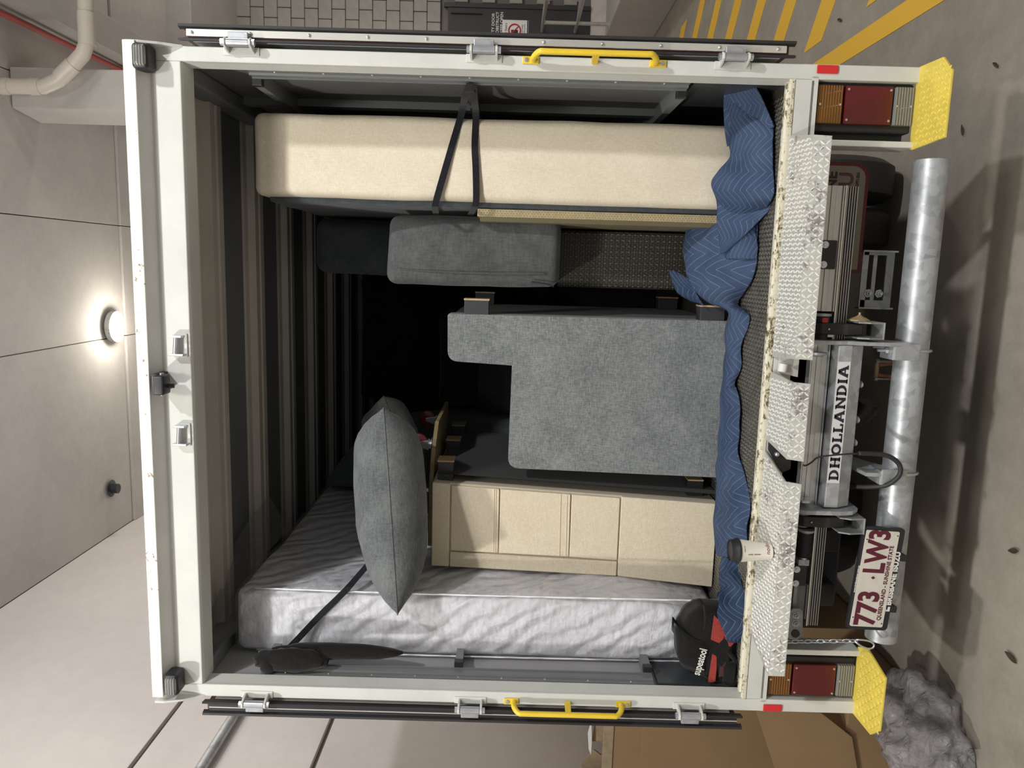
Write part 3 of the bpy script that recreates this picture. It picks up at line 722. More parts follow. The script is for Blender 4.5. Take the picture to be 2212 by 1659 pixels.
# under-run pipe
pb = MB(); n = 32
for a0, a1, flip in ((.057, .052, 0),):
    pb.lathe([(.052, 0), (.057, 0), (.057, 1.777), (.052, 1.777), (.052, 0)], (-.884, .005, .487), n, (1, 0, 0))
pb.f = [f for f in pb.f if len(f) == 4]
plabel(pb.build('underrun_pipe', GALV, TK, smooth='auto'), 'galvanised under-run pipe')
for cx, mir in ((.243, 1), (-.183, -1)):
    if mir > 0:
        pl = MB().prism([(-.09, .893), (-.10, .83), (-.085, .76), (-.10, .70), (-.105, .62), (-.095, .545), (-.02, .545), (.12, .70), (.12, .893)], 'X', cx+.004, cx+.018).build('lift_mount', GALV, TK, bevel=.002)
    else:
        pl = MB().prism([(-.095, .655), (-.095, .60), (-.095, .52), (-.02, .52), (.2, .62), (.2, .68)], 'X', -.222, -.208).build('lift_mount', GALV, TK, bevel=.002)
    fx = cx-.014 if mir > 0 else -.222
    MB().box(fx-.030, fx+.028, -.098, -.09, .508, .60).build('pipe_saddle', GALV, pl, bevel=.006)
    MB().box(fx-.030, fx+.02, -.095, -.0, .595, .603).build('saddle_lug', GALV, pl, bevel=.002)
    ub = [(fx+.0, .005-.062*math.cos(t), .487-.062*math.sin(t)) for t in [math.pi*k/12 for k in range(13)]]
    MB().tube([(fx, -.057, .60)]+ub+[(fx, .067, .60)], .0055, 8).build('u_bolt', ZINC, pl, smooth=True)
    MB().cyl((fx, -.057, .60), (fx, -.057, .64), .0055, 8).build('bolt_shank', ZINC, pl); MB().cyl((fx, -.057, .604), (fx, -.057, .614), .0115, 6).build('nut', ZINC, pl)
# folded lift: two extrusions, box beam with lettering, end plates, arms
def extr(name, x0, x1, y0, z0, z1, m, par):
    mb = MB(); mb.box(x0, x1, y0, y0+.03, z0, z1)
    h = z1-z0
    for f0, f1, d in ((0, .07, .010), (.10, .40, .004), (.42, .66, .006), (.69, .90, .003), (.93, 1.0, .004)): mb.box(x0, x1, y0-d, y0+.002, z0+h*f0, z0+h*f1)
    return mb.build(name, m, par)
lb = MB().prism([(-.085, .790), (-.085, .742), (-.055, .689), (.06, .689), (.06, .790)], 'X', -.345, .246).build('lift_beam', GALV, TK, bevel=.004)
plabel(lb, 'galvanised box beam with black lettering')
plabel(MB().box(-.252, .188, -.0862, -.085, .7435, .7885).build('lettering_plate', STICKER, lb), 'white sticker')
# slab-serif capitals from strokes
def slab(word, x, z, h, m, par, y=-.0868):
    sw = h*.17; sf = h*.12; mb = MB()
    def r(a0, a1, b0, b1):
        if a1-a0 < .2: a0 -= .028; a1 += .028
        mb.box(x+a0*h, x+a1*h, y-.0004, y, z+b0*h, z+b1*h)
    def seg(a, b, wd=.235):
        mb.bar((x+a[0]*h, y, z+a[1]*h), (x+b[0]*h, y, z+b[1]*h), .0008, wd*h, up=(0, 0, 1)) if False else None
        p, q = V((x+a[0]*h, y, z+a[1]*h)), V((x+b[0]*h, y, z+b[1]*h)); d = (q-p).normalized(); nn = V((-d.z, 0, d.x))*wd*h/2
        mb.add([p-nn, p+nn, q+nn, q-nn], [(0, 1, 2, 3)])
    def arc(cx, cz, rx, rz, a0, a1, wd=.235, N=18):
        vs = []
        for k in range(N+1):
            t = math.radians(a0+(a1-a0)*k/N)
            for s_ in (0, 1): vs.append((x+(cx+(rx-s_*wd)*math.cos(t))*h, y, z+(cz+(rz-s_*wd*.85)*math.sin(t))*h))
        mb.add(vs, [(2*k, 2*k+1, 2*k+3, 2*k+2) for k in range(N)])
    for ch in word:
        wd = {'D': .86, 'H': .98, 'O': 1.0, 'L': .72, 'A': 1.0, 'N': .98, 'I': .42}[ch]
        if ch == 'D': r(.0, .22, 0, .13); r(.0, .22, .88, 1); r(.10, .27, 0, 1); r(.22, .42, 0, .13); r(.22, .42, .87, 1); arc(.40, .5, .42, .5, -90, 90)
        if ch == 'H':
            for q in (.06, .58): r(q, q+.34, 0, .12); r(q, q+.34, .88, 1); r(q+.085, q+.255, 0, 1)
            r(.2, .8, .44, .57)
        if ch == 'O': arc(.48, .5, .46, .5, 0, 360, N=28)
        if ch == 'L': r(0, .40, .88, 1); r(.10, .27, 0, 1); r(0, .66, 0, .13); r(.55, .66, .1, .34)
        if ch == 'A': seg((.14, .05), (.45, 1)); seg((.80, .05), (.49, 1)); r(.24, .70, .27, .39); r(0, .32, 0, .11); r(.62, .96, 0, .11)
        if ch == 'N': r(0, .30, .88, 1); r(.10, .25, 0, 1); r(0, .35, 0, .12); r(.62, .96, .88, 1); r(.71, .86, 0, 1); seg((.17, .97), (.79, .03), .19)
        if ch == 'I': r(.02, .38, 0, .12); r(.02, .38, .88, 1); r(.115, .285, 0, 1)
        x += (wd+.05)*h
    o = mb.build('slab_lettering', m, par); return o, x
o_, xe = slab('DHOLLANDIA', -.247, .7490, .0345, INK_K, lb)
k_ = .428/(xe+.247); o_.scale = (k_*.985, 1, 1); o_.location.x = -.247+.428*.5-WL[lb.name].x
for (x0, x1) in ((.36, .795), (-.36, .246)):
    extr('lift_extrusion', x0, x1, -.022, .796, .862, ALU, TK)
def ribbed(x0, x1, z0, z1, m):
    MB().box(x0, x1, -.012, .02, z0, z1).build('extrusion_web', DARK_ST, TK)
    mb = MB(); k = 5
    for i in range(k): zz = z0+(z1-z0)*(i+.25)/k; mb.box(x0, x1, -.020, -.011, zz, zz+(z1-z0)/k*.28)
    return mb.build('ribbed_extrusion', m, TK)
ribbed(-.830, .795, .742, .785, ALU)
MB().box(-.83, .795, -.008, .02, .785, .797).build('rubber_strip', RUBBER, TK)
MB().box(-.83, .797, -.0245, -.016, .785, .790).build('bright_edge', ALU_L, TK)
bk = MB().box(.508, .608, -.036, -.02, .806, .868).build('hinge_block', BLACK_P, TK, bevel=.004)
for xx in (.523, .592): MB().lathe([(.0125, 0), (.0125, .003), (.006, .004), (.006, .008)], (xx, -.036, .850), 16, (0, -1, 0)).build('block_nut', ZINC, bk)
bk = MB().prism([(-.664, .812), (-.582, .812), (-.582, .872), (-.664, .872)], 'Y', -.045, -.02).build('hinge_block', BLACK_P, TK, bevel=.004)
for xx in (-.598, -.652): MB().lathe([(.0125, 0), (.0125, .003), (.006, .004), (.006, .008)], (xx, -.045, .852), 16, (0, -1, 0)).build('block_nut', ZINC, bk)
plabel(extr('lift_extrusion', -.80, -.664, -.02, .796, .868, GREY_CH, TK), 'grey painted extrusion')
MB().box(-.765, -.664, -.034, -.028, .838, .852).build('slotted_arm', GALV_D, TK, bevel=.002)
pp_ = MB().prism([(-.872, .828), (-.858, .810), (-.76, .818), (-.748, .83), (-.748, .856), (-.76, .868), (-.856, .872), (-.872, .86)], 'Y', -.055, -.045).build('pivot_plate', GALV_D, TK, bevel=.003)
for xx in (-.775, -.805): MB().lathe([(.016, 0), (.016, .002), (.011, .003), (.010, .008), (.005, .009), (.005, .018)], (xx, -.055, .842), 6, (0, -1, 0)).build('plate_nut', GALV, pp_)
MB().lathe([(.016, 0), (.016, .003)], (-.847, -.055, .84), 20, (0, -1, 0)).build('pivot_boss', DARK_ST, pp_)
# bellows, clevis
bl = MB(); pf = []
for k in range(14): pf += [(.022, k*.0085), (.0285, k*.0085+.004)]
bl.lathe([(.001, 0)]+pf+[(.001, .12)], (-.435, -.03, .828), 24, (-1, 0, 0)); bl.build('rubber_bellows', RUBBER, TK, smooth=True)
MB().cyl((-.550, -.03, .826), (-.585, -.03, .826), .014, 16).build('clevis_rod', ZINC, TK, smooth='auto')
MB().box(-.585, -.560, -.045, -.015, .806, .848).build('clevis', GALV, TK, bevel=.004)
# end plates, washers, black arms with forked ends
MB().prism([(-.10, .885), (-.112, .86), (-.112, .74), (-.10, .69), (-.06, .655), (.08, .648), (.10, .885)], 'X', -.366, -.350).build('end_plate', GALV, TK, bevel=.003)
for (xx, zz, r_, yy) in ((.352, .836, .032, -.03), (.216, .848, .030, -.055), (-.322, .855, .032, -.055), (-.44, .83, .030, -.045)):
    MB().lathe([(r_, 0), (r_, .008), (r_*.8, .010), (r_*.5, .016)], (xx, yy, zz), 24, (-1, 0, 0) if xx > .3 or xx == -.44 else (-1, 0, 0)).build('bearing_washer', ZINC if zz > .85 else GALV, TK, smooth='auto')
MB().cyl((.345, -.03, .835), (.25, -.03, .835), .026, 16).build('pivot_tube', DARK_ST, TK, smooth='auto')
MB().box(.322, .338, -.062, -.055, .826, .846).build('red_tab', RED_PL, TK)
MB().cyl((-.366, -.04, .845), (-.43, -.04, .845), .022, 16).build('pivot_tube', GALV_D, TK, smooth='auto')
for cx in (.300, -.405):
    ar = MB().prism([(-.05, .872), (-.07, .85), (-.075, .76), (-.062, .70), (.05, .70), (.06, .87)], 'X', cx-.020, cx+.020).build('lift_arm', DARK_ST, TK, bevel=.004)
    MB().sphere((cx, -.073, .825), .004, 8, 5).build('grease_nipple', ZINC, ar)
    fk = MB()
    fk.prism([(-.10, .735), (-.115, .70), (-.105, .645), (.02, .645), (.04, .74)], 'X', cx+.024, cx+.030)
    fk.prism([(-.10, .735), (-.115, .70), (-.105, .645), (.02, .645), (.04, .74)], 'X', cx-.030, cx-.024)
    fk.box(cx-.030, cx+.030, -.11, .02, .645, .651)
    fk.build('arm_fork', GALV_D, ar, bevel=.002)
    MB().lathe([(.034, 0), (.034, .005), (.026, .010), (.012, .016), (.004, .022), (.004, .03)], (cx+.03, -.05, .712), 24, (1, 0, 0)).build('pivot_cap', PLY if cx > 0 else GALV_D, ar, smooth='auto')
MB().box(.27, .285, -.05, -.035, .80, .818).build('stud', ZINC, TK)
# slotted adjusting bracket
sb = MB().box(.372, .578, .10, .106, .630, .652)
sb.box(.372, .578, .10, .106, .598, .612); sb.box(.372, .578, .10, .106, .535, .563)
for z0 in (.612, .563):
    sb.box(.372, .400, .10, .106, z0, z0+.035); sb.box(.565, .578, .10, .106, z0, z0+.035)
sb.box(.576, .582, .085, .12, .53, .657); sb.box(.368, .374, .085, .12, .53, .657)
sbo = sb.build('slotted_bracket', GALV_D, TK)
for zz in (.621+.0, .581): MB().lathe([(.016, 0), (.016, .003), (.011, .004), (.010, .010), (.006, .011), (.006, .024)], (.425, .10, zz), 6, (0, -1, 0)).build('bracket_nut', GALV, sbo)
# under-body: rails, axle, wheels, mud flap, hose, shackle
for sx in (-1, 1):
    MB().box(min(sx*.36, sx*.44), max(sx*.36, sx*.44), .45, 6.2, .62, .84).build('chassis_rail', BLACK, TK)
MB().box(-1.15, 1.15, .12, .18, .80, .93).build('cross_member', BLACK, TK)
MB().box(-1.1, 1.1, .2, 5.0, .86, .93).build('underfloor', BLACK, TK)
MB().box(-.44, .44, .50, .58, .60, .84).build('cross_member', BLACK, TK)
MB().cyl((-.8, 1.35, .40), (.8, 1.35, .40), .07, 16).build('axle', BLACK, TK)
for sx in (-1, 1):
    for xx in (.72, .96):
        MB().lathe([(.20, 0), (.34, .0), (.385, .03), (.39, .1), (.385, .17), (.34, .2), (.20, .2)], (sx*xx-.1, 1.35, .39), 32, (1, 0, 0)).build('wheel', RUBBER, TK, smooth='auto')
for xx in (-.75, .75): MB().lathe([(.2, 0), (.34, 0), (.385, .03), (.385, .17), (.34, .2), (.2, .2)], (xx-.1, 5.6, .39), 32, (1, 0, 0)).build('wheel', RUBBER, TK, smooth='auto')
MB().box(-1.0, 1.0, 5.15, 6.9, .5, 2.2).build('cab', WHITE, TK, bevel=.08)
lbk = MB().box(-.78, -.50, .12, .20, .62, .74).build('lift_motor_box', BLACK_P, TK, bevel=.01)
for xx in (-.52, -.74): MB().softbox(xx-.045, xx+.045, .05, .13, .655, .745, .01, (1, 1, 1)).build('rubber_buffer', RUBBER, TK, smooth=True)
MB().cyl((-.62, .118, .70), (-.62, .11, .70), .014, 16).build('plate_hole', BLACK, TK)
fl = MB(); R = .06; pts = [(.50, .90), (.50, .43), (.90, .43)]
pts += [(.905+.06*math.cos(t), .49+.06*math.sin(t)) for t in [math.radians(-90+15*k) for k in range(1, 7)]]+[(.968, .90)]
MF = fl.prism([(p[0]-.0, p[1]) for p in pts], 'Y', .605, .613).build('mud_flap', RED_PL, TK)
MF.data.materials.clear(); MF.data.materials.append(mat('maroon_flap_border', (.12, .012, .015), .6))
plabel(MF, 'mud flap with maroon border')
pin = [(.515, .885), (.515, .446), (.895, .446)]+[(.897+.053*math.cos(t), .499+.053*math.sin(t)) for t in [math.radians(-90+15*k) for k in range(1, 7)]]+[(.950, .885)]
MB().prism(pin, 'Y', .602, .606).build('flap_face', mat('flap_cream', (.25, .23, .18), .7), MF)
for s, z, sz, mm in (('BRISBANE', .570, .062, INK_K), ('ISUZU', .500, .085, INK_M), ('www.brisbaneisuzu.com.au', .474, .026, INK_K)):
    text('flap_lettering', s, sz, (.925, .601, z), mm, MF, align='RIGHT', off=.0018 if sz > .05 else .0004)
hs = MB(); cv = smoothpath([(-.16, .28, .72), (-.08, .18, .64), (-.03, .14, .58), (.02, .12, .57)], 12)
hs.tube(cv, [.048 if i % 2 else .042 for i in range(len(cv))], 18); hs.build('corrugated_hose', DARK_ST, TK, smooth=True)
for xx in (-.03, .10): MB().sphere((xx, -.02, .672), (.014, .02, .008), 10, 6).build('drain_plug', ZINC, TK, smooth=True)
MB().sphere((-.115, -.02, .672), (.014, .02, .008), 10, 6).build('drain_plug', ZINC, TK, smooth=True)
skl = MB().tube(smoothpath([(.12, .10, .552), (.115, .10, .50), (.14, .10, .485), (.165, .10, .50), (.16, .10, .552)], 6), .008, 8).build('orange_shackle', mat('rust_orange', (.35, .12, .06), .6, var=.3, vscale=40), TK, smooth=True)
for xx in (.108, .172): MB().box(xx-.003, xx+.003, .085, .115, .50, .57).build('shackle_plate', GALV_D, TK)
MB().cyl((.10, .10, .56), (.18, .10, .56), .008, 8).build('shackle_bolt', PLY, TK)
MB().tube(smoothpath([(-.172, -.155, .905), (-.178, -.13, .884), (-.168, -.12, .862), (-.150, -.12, .840), (-.140, -.12, .78), (-.134, -.12, .72), (-.132, -.12, .66)], 5), .0032, 8).build('thin_cable', RUBBER, TK, smooth=True)
MB().tube(smoothpath([(-.132, -.12, .70), (-.132, -.12, .655), (-.137, -.12, .60), (-.158, -.12, .562), (-.185, -.12, .546), (-.215, -.12, .553), (-.25, -.10, .58), (-.27, -.06, .62), (-.29, -.0, .66), (-.33, .05, .68)], 6), .0085, 12).build('thick_cable', RUBBER, TK, smooth=True)
# number plate in its black frame, tilted
NPc = V((-.607, -.095, .580)); tilt = math.radians(4.2)
npf = bpy.data.objects.new('number_plate', None); C.objects.link(npf); npf.parent = TK; npf.location = NPc-WL[TK.name]; npf.rotation_euler = (math.radians(6), tilt, 0); WL[npf.name] = V((0, 0, 0))
def rr(hw, hh, r, n=5):
    out = []
    for cx, cz, a0 in ((hw-r, hh-r, 0), (-hw+r, hh-r, 90), (-hw+r, -hh+r, 180), (hw-r, -hh+r, 270)):
        out += [(cx+r*math.cos(math.radians(a0+90*k/n)), cz+r*math.sin(math.radians(a0+90*k/n))) for k in range(n+1)]
    return out
MB().prism(rr(.198, .080, .014), 'Y', 0, .012).build('plate_frame', BLACK_P, npf)
MB().prism([(x, z+.006) for x, z in rr(.185, .064, .006)], 'Y', -.003, .001).build('plate_face', PLATE_W, npf)
R90 = (math.pi/2, 0, 0)
text('plate_characters', '773', .110, (-.180, -.0035, -.020), INK_M, npf, R90, xs=.80, off=.004, spacing=1.04)
text('plate_characters', 'LW3', .110, (.022, -.0035, -.020), INK_M, npf, R90, xs=.74, off=.004, spacing=1.04)
MB().prism([(.006, .022), (.012, .014), (.006, .006), (0, .014)], 'Y', -.0045, -.003).build('plate_dot', INK_M, npf)
text('plate_motto', 'QUEENSLAND - SUNSHINE STATE', .0215, (-.158, -.0035, -.044), INK_M, npf, R90, xs=.86, off=.0004, spacing=1.04)
text('frame_lettering', 'BRISBANE ISUZU', .0295, (-.098, -.0008, -.0765), TXT_W, npf, R90, xs=.93, off=.0012, spacing=1.02)
MB().prism([(-.122, -.076), (-.122, -.055), (-.104, -.055), (-.110, -.061), (-.116, -.061), (-.116, -.067), (-.104, -.068), (-.104, -.076)], 'Y', -.001, 0).build('frame_emblem', TXT_W, npf)
text('frame_lettering', 'www.brisbaneisuzu.com.au', .0105, (-.055, -.0008, .0715), TXT_W, npf, R90, xs=.9, off=.0002)
for (xx, zz) in ((-.17, -.052), (.17, -.052), (-.15, .064), (.15, .064)): MB().lathe([(.0025, 0), (.0025, .001)], (xx, -.003, zz), 8, (0, -1, 0)).build('plate_hole', BLACK_P, npf)
for xx in (-.115, .085): MB().box(xx-.012, xx+.012, .0, .03, -.105, -.07).build('plate_clip', BLACK_P, npf, bevel=.002)
# chain with snap hook
ch = MB().box(-.892, -.878, -.06, -.02, .868, .892).build('chain_lug', GALV_D, TK)
p0, p1 = V((-.883, -.05, .872)), V((-.852, -.09, .625)); N = 11
for k in range(N):
    c = p0.lerp(p1, (k+.5)/N); d = (p1-p0).normalized(); e = V((1, 0, 0)) if k % 2 else V((.25, 1, 0)).normalized()
    lk = [c+d*.015*math.sin(t)*1.0+e*.0065*math.cos(t) for t in [2*math.pi*q/14 for q in range(14)]]
    MB().tube(lk, .0026, 6, closed=True).build('chain_link', ZINC, ch, smooth=True)
hk = [(-.850, -.09, .632), (-.842, -.10, .62), (-.846, -.10, .585), (-.858, -.10, .565), (-.872, -.10, .567), (-.876, -.10, .585), (-.866, -.10, .612), (-.857, -.10, .625)]
MB().tube(smoothpath(hk, 5, True), .0035, 8, closed=True).build('snap_hook', ZINC, ch, smooth=True)
# ================================================================== CARGO
def nz3(p, f, a, k=0): return V((noise.noise(V((p.x*f+k, p.y*f, p.z*f))), noise.noise(V((p.x*f, p.y*f+k+5, p.z*f))), noise.noise(V((p.x*f, p.y*f, p.z*f+k+9)))))*a
# bed base on its end, right
bb = thing('bed_base', 'cream upholstered bed base standing on end along the right wall', 'bed base', (.9, .9, 1.0))
MB().softbox(.738, 1.058, .35, 1.86, 1.02, 2.975, .035, (5, 8, 14), (0, .006, .004), lambda p, n: nz3(p, 5, .004)).build('upholstery', F_CREAM, bb, smooth=True)
plabel(MB().softbox(.715, .742, .40, 1.84, 1.03, 2.93, .012, (2, 6, 8), (0, 0, 0), lambda p, n: nz3(p, 4, .006, 3)).build('dust_cover', F_DGREY, bb, smooth=True), 'dark grey backing cloth')
for y in (.5, 1.7): MB().box(1.058, 1.075, y-.03, y+.03, 1.1, 1.2).build('foot_plate', BLACK_P, bb)
# rattan table top edge
rt = thing('rattan_panel', 'thin woven rattan panel standing on edge against the bed base', 'panel', (.7, .8, 1.0))
MB().box(.682, .714, .40, 1.15, 1.003, 2.09).build('panel_edge', RATTAN, rt, bevel=.004)
plabel(MB().prism([(.682, .405), (.682, 1.14), (.662, 1.14), (.667, .44)], 'Z', 1.003, 2.08).build('panel_lining', mat('rattan_lining', (.22, .19, .11), .7), rt), 'darker inner edge')
# wicker ottoman
ot = thing('wicker_ottoman', 'dark brown wicker ottoman under the standing grey seat cushion', 'ottoman', (.55, 1.0, 1.0))
MB().box(.40, .655, .74, 1.40, 1.004, 1.74).build('wicker_body', WICKER, ot, bevel=.012)
tb = MB()
for i in range(10):
    for j in range(27):
        if j*.026 > .70: continue
        tb.sphere((.412+i*.0255, .738, 1.03+j*.026), (.0022, .004, .006), 6, 4)
stuff(tb.build('weave_strands', mat('wicker_light_strand', (.22, .19, .13), .6), ot))
# standing grey seat cushion and the darker one behind
c1 = thing('seat_cushion', 'thick grey box seat cushion standing on the wicker ottoman, zip at its lower end', 'cushion', (.54, .8, 1.74))
def d1_(p, n):
    q = nz3(p, 4, .008); t = max(0, (p.z-2.18)/.3); q.x += 0; q.y += .10*t*t*max(0, (p.x-.45)/.24); return q
MB().softbox(.400, .690, .50, 1.02, 1.742, 2.478, .045, (6, 7, 10), (.0, .018, .006), d1_).build('cushion_body', F_GREY2, c1, smooth=True)
sm = [(.462, .492, 1.80), (.458, .482, 1.95), (.456, .478, 2.1), (.458, .482, 2.28), (.463, .497, 2.42)]
MB().tube(smoothpath(sm, 6), .0022, 6).build('piping', F_GREY2, c1, smooth=True)
MB().tube(smoothpath([(.407, .497, 1.765), (.418, .489, 1.80), (.425, .486, 1.86)], 6), .003, 6).build('zip', BLACK_P, c1)
c2 = MB().softbox(.425, .70, 1.08, 1.60, 1.742, 2.93, .06, (5, 6, 10), (.0, .02, .0), lambda p, n: nz3(p, 4, .01, 2)).build('seat_cushion', F_DGREY, smooth=True)
tag(c2, 'tall dark blue-grey cushion standing behind the grey seat cushion', 'cushion')
# grey sofa on end, L-shaped end panel facing out
sa = thing('grey_sofa', 'grey woven sofa standing on end, its L-shaped side facing out', 'sofa', (-.05, 1.1, 1.0))
def rounded(poly, rs, n=5):
    out = []; N = len(poly)
    for i, (p, r) in enumerate(zip(poly, rs)):
        p = V((p[0], p[1], 0)); a = V((*poly[i-1], 0)); b = V((*poly[(i+1) % N], 0))
        if r == 0: out.append((p.x, p.y)); continue
        u = (a-p).normalized(); w_ = (b-p).normalized(); s0 = p+u*r; s1 = p+w_*r
        for k in range(n+1):
            t = k/n; q = s0*(1-t)**2+p*2*t*(1-t)+s1*t*t; out.append((q.x, q.y))
    return out
Lp = rounded([(-.405, 1.003), (.283, 1.003), (.281, 2.212), (.078, 2.209), (.066, 1.932), (-.388, 1.938)], [.01, .004, .012, .045, .004, .05])
MB().prism(Lp, 'Y', .502, .60).build('end_panel', F_GREY, sa, bevel=.012, seg=3)
MB().prism([(-.39, 1.003), (.26, 1.003), (.26, 2.19), (.09, 2.19), (.08, 1.91), (-.37, 1.91)], 'Y', .60, 1.55).build('sofa_body', F_DGREY, sa)
plabel(MB().box(  .262, .278, .56, 1.55, 1.004, 2.19).build('underside_cloth', F_BLACK2, sa), 'black underside cloth')
for z in (2.09, 1.085):
    for y in (.545, 1.49):
        lg = plabel(MB().box(.279, .340, y-.04, y+.04, z-.052, z+.052).build('leg', mat('dark_leg', (.035, .036, .04), .5) if 'dark_leg' not in MATS else MATS['dark_leg'], sa, bevel=.002), 'short dark block leg')
        MB().prism([(y-.041, z-.054), (y+.041, z-.054), (y+.041, z+.054), (y-.041, z+.054)], 'X', .340, .347).build('leg_end', WOOD, lg)
# cream sofa bed on end, left of it
sb2 = thing('cream_sofa', 'cream sofa base standing on end with a grooved back panel', 'sofa', (-.7, 1.1, 1.0))
LS = (V((-.49, 0, 0)),)
body = MB().prism(rounded([(-.912, 1.003), (-.525, 1.003), (-.463, 2.272), (-.848, 2.255), (-.866, 1.5)], [.01, .006, .02, .03, .0]), 'Y', .52, 1.45).build('sofa_body', F_BEIGE, sb2, bevel=.01, seg=3)
def qx(z, f):   # x across the front: f=0 right edge, 1 left edge
    t = (z-1.003)/1.26; r = -.525+.062*t; l = (-.912+.046*min(1, (z-1.003)/.5)+.018*max(0, (z-1.5)/.75)); return r+(l-r)*f
def pan(z0, z1, f0, f1, y0=.503, nm='front_panel'):
    return MB().prism(rounded([(qx(z0, f1), z0), (qx(z0, f0), z0), (qx(z1, f0), z1), (qx(z1, f1), z1)], [.006]*4), 'Y', y0, .525).build(nm, F_BEIGE, sb2, bevel=.006, seg=3)
pan(1.005, 1.432, .0, 1.0)
pan(2.190, 2.268, .0, 1.0)
pan(1.437, 2.186, .82, 1.0)
pan(1.437, 1.652, .02, .805, .506); pan(1.656, 1.968, .02, .805, .506); pan(1.972, 2.184, .02, .805, .506)
for z in (1.66, 1.672, 1.975, 1.987, 1.70, 1.995):
    MB().bar((qx(z, .03), .505, z), (qx(z, .795), .505, z-.004), .003, .0016).build('seam', F_BEIGE, sb2)
plabel(MB().prism([(.53, 1.003), (1.44, 1.003), (1.44, 2.25), (.53, 2.25)], 'X', -.002, .0).build('underside_cloth', F_BLACK2, sb2), 'black underside cloth')
uc = [c for c in sb2.children if c.name.startswith('underside')][0]
uc.location.x += -.488; uc.rotation_euler = (0, math.atan(.062/1.26), 0)
for y in (.60, 1.02, 1.38):
    z = 2.215
    lg = plabel(MB().box(-.468, -.382, y-.045, y+.045, z-.035, z+.035).build('leg', MATS['dark_leg'], sb2, bevel=.002), 'short dark block leg')
    MB().box(-.382, -.376, y-.046, y+.046, z-.037, z+.037).build('leg_end', WOOD, lg)
lg = plabel(MB().box(-.52, -.45, .60, .69, 1.05, 1.12).build('leg', MATS['dark_leg'], sb2, bevel=.002), 'short dark block leg'); MB().box(-.45, -.444, .60, .69, 1.05, 1.12).build('leg_end', WOOD, lg)
# dark slats and boards in the cavity between the sofas
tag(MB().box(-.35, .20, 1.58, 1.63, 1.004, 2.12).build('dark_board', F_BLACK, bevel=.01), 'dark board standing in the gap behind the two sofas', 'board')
# wheeled dolly upside down on the cream sofa
dl = thing('furniture_dolly', 'plywood furniture dolly upside down with dark red castor wheels', 'dolly', (-.5, .9, 2.27))
dk = [(-.80, .62), (-.50, .62), (-.36, .70), (-.26, .86), (-.26, 1.40), (-.80, 1.40)]
MB().prism(dk, 'Z', 2.276, 2.294).build('deck', PLY, dl, bevel=.001)
MB().prism([(x*.998, y+.001) for x, y in dk], 'Z', 2.294, 2.297).build('deck_face', DARK_ST, dl)
for (cx, cy) in ((-.36, .80), (-.32, 1.18), (-.72, .80), (-.72, 1.25)):
    cs = MB().lathe([(.032, 0), (.032, .006), (.022, .010), (.022, .02)], (cx, cy, 2.297), 16).build('castor', ZINC, dl, smooth='auto')
    for s_ in (-1, 1): MB().prism([(cx-.026, 2.315), (cx+.022, 2.315), (cx+.012, 2.375), (cx-.004, 2.375)], 'Y', cy+s_*.017-.0015, cy+s_*.017+.0015).build('castor_fork', ZINC, cs, bevel=.001)
    MB().lathe([(.012, 0), (.038, .001), (.044, .006), (.044, .020), (.038, .025), (.012, .026)], (cx+.006, cy-.013, 2.365), 24, (0, 1, 0)).build('castor_wheel', mat('dark_red_rubber', (.14, .018, .02), .35) if 'dark_red_rubber' not in MATS else MATS['dark_red_rubber'], cs, smooth='auto')
    MB().cyl((cx+.006, cy-.022, 2.365), (cx+.006, cy+.022, 2.365), .005, 8).build('axle_bolt', ZINC, cs)
# knife-edge cushions
def pillow(name, c, L, D, T, rot, m, lab, cat='cushion', seam=True, k=0):
    c = V(c); R = Euler(rot).to_matrix(); N = 22; mb = MB()
    def sh(a, b, s_):
        ea = max(0, 1-abs(a)**(2.2 if a < 0 else 7)); eb = max(0, 1-abs(b)**2.6)
        h = (ea**.55)*(eb**.55)*T*s_
        inx = 1-.10*(1-b*b)**1.0*0; px = a*L*(1-.07*(1-b*b)); py = b*D*(1-.07*(1-a*a))
        p = V((px, py, h)); p += nz3(p, 7, .008, k)*(ea*eb)**.3
        p.z += -.03*(a**2)*0
        return c+R@p
    for s_ in (1, -1): mb.grid(lambda u, v: sh(math.sin((u-.5)*math.pi), math.sin((v-.5)*math.pi), s_), N, N)
    root = thing(name, lab, cat, (c.x, c.y, c.z-T))
    o = mb.build('cushion_body', m, root, smooth=True)
    b = bmesh.new(); b.from_mesh(o.data); bmesh.ops.remove_doubles(b, verts=b.verts, dist=.0004); bmesh.ops.recalc_face_normals(b, faces=b.faces); b.to_mesh(o.data); b.free()
    edge = []
    for (a0, b0, a1, b1) in ((-1, -1, 1, -1), (1, -1, 1, 1), (1, 1, -1, 1), (-1, 1, -1, -1)):
        for q in range(12):
            t = q/12; edge.append(sh(a0+(a1-a0)*t, b0+(b1-b0)*t, 0))
    MB().tube(edge, .0025, 6, closed=True).build('seam', m, root, smooth=True)
    return root
pillow('scatter_cushion', (-.545, .37, 2.425), .41, .20, .15, (.12, -.12, .30), F_GREY3, 'big plump grey cushion lying across the mattress and cream sofa')
pillow('scatter_cushion', (-.42, .98, 2.50), .24, .20, .12, (.35, -.45, .2), F_GREY3, 'smaller grey cushion tucked behind the big plump one', k=4)
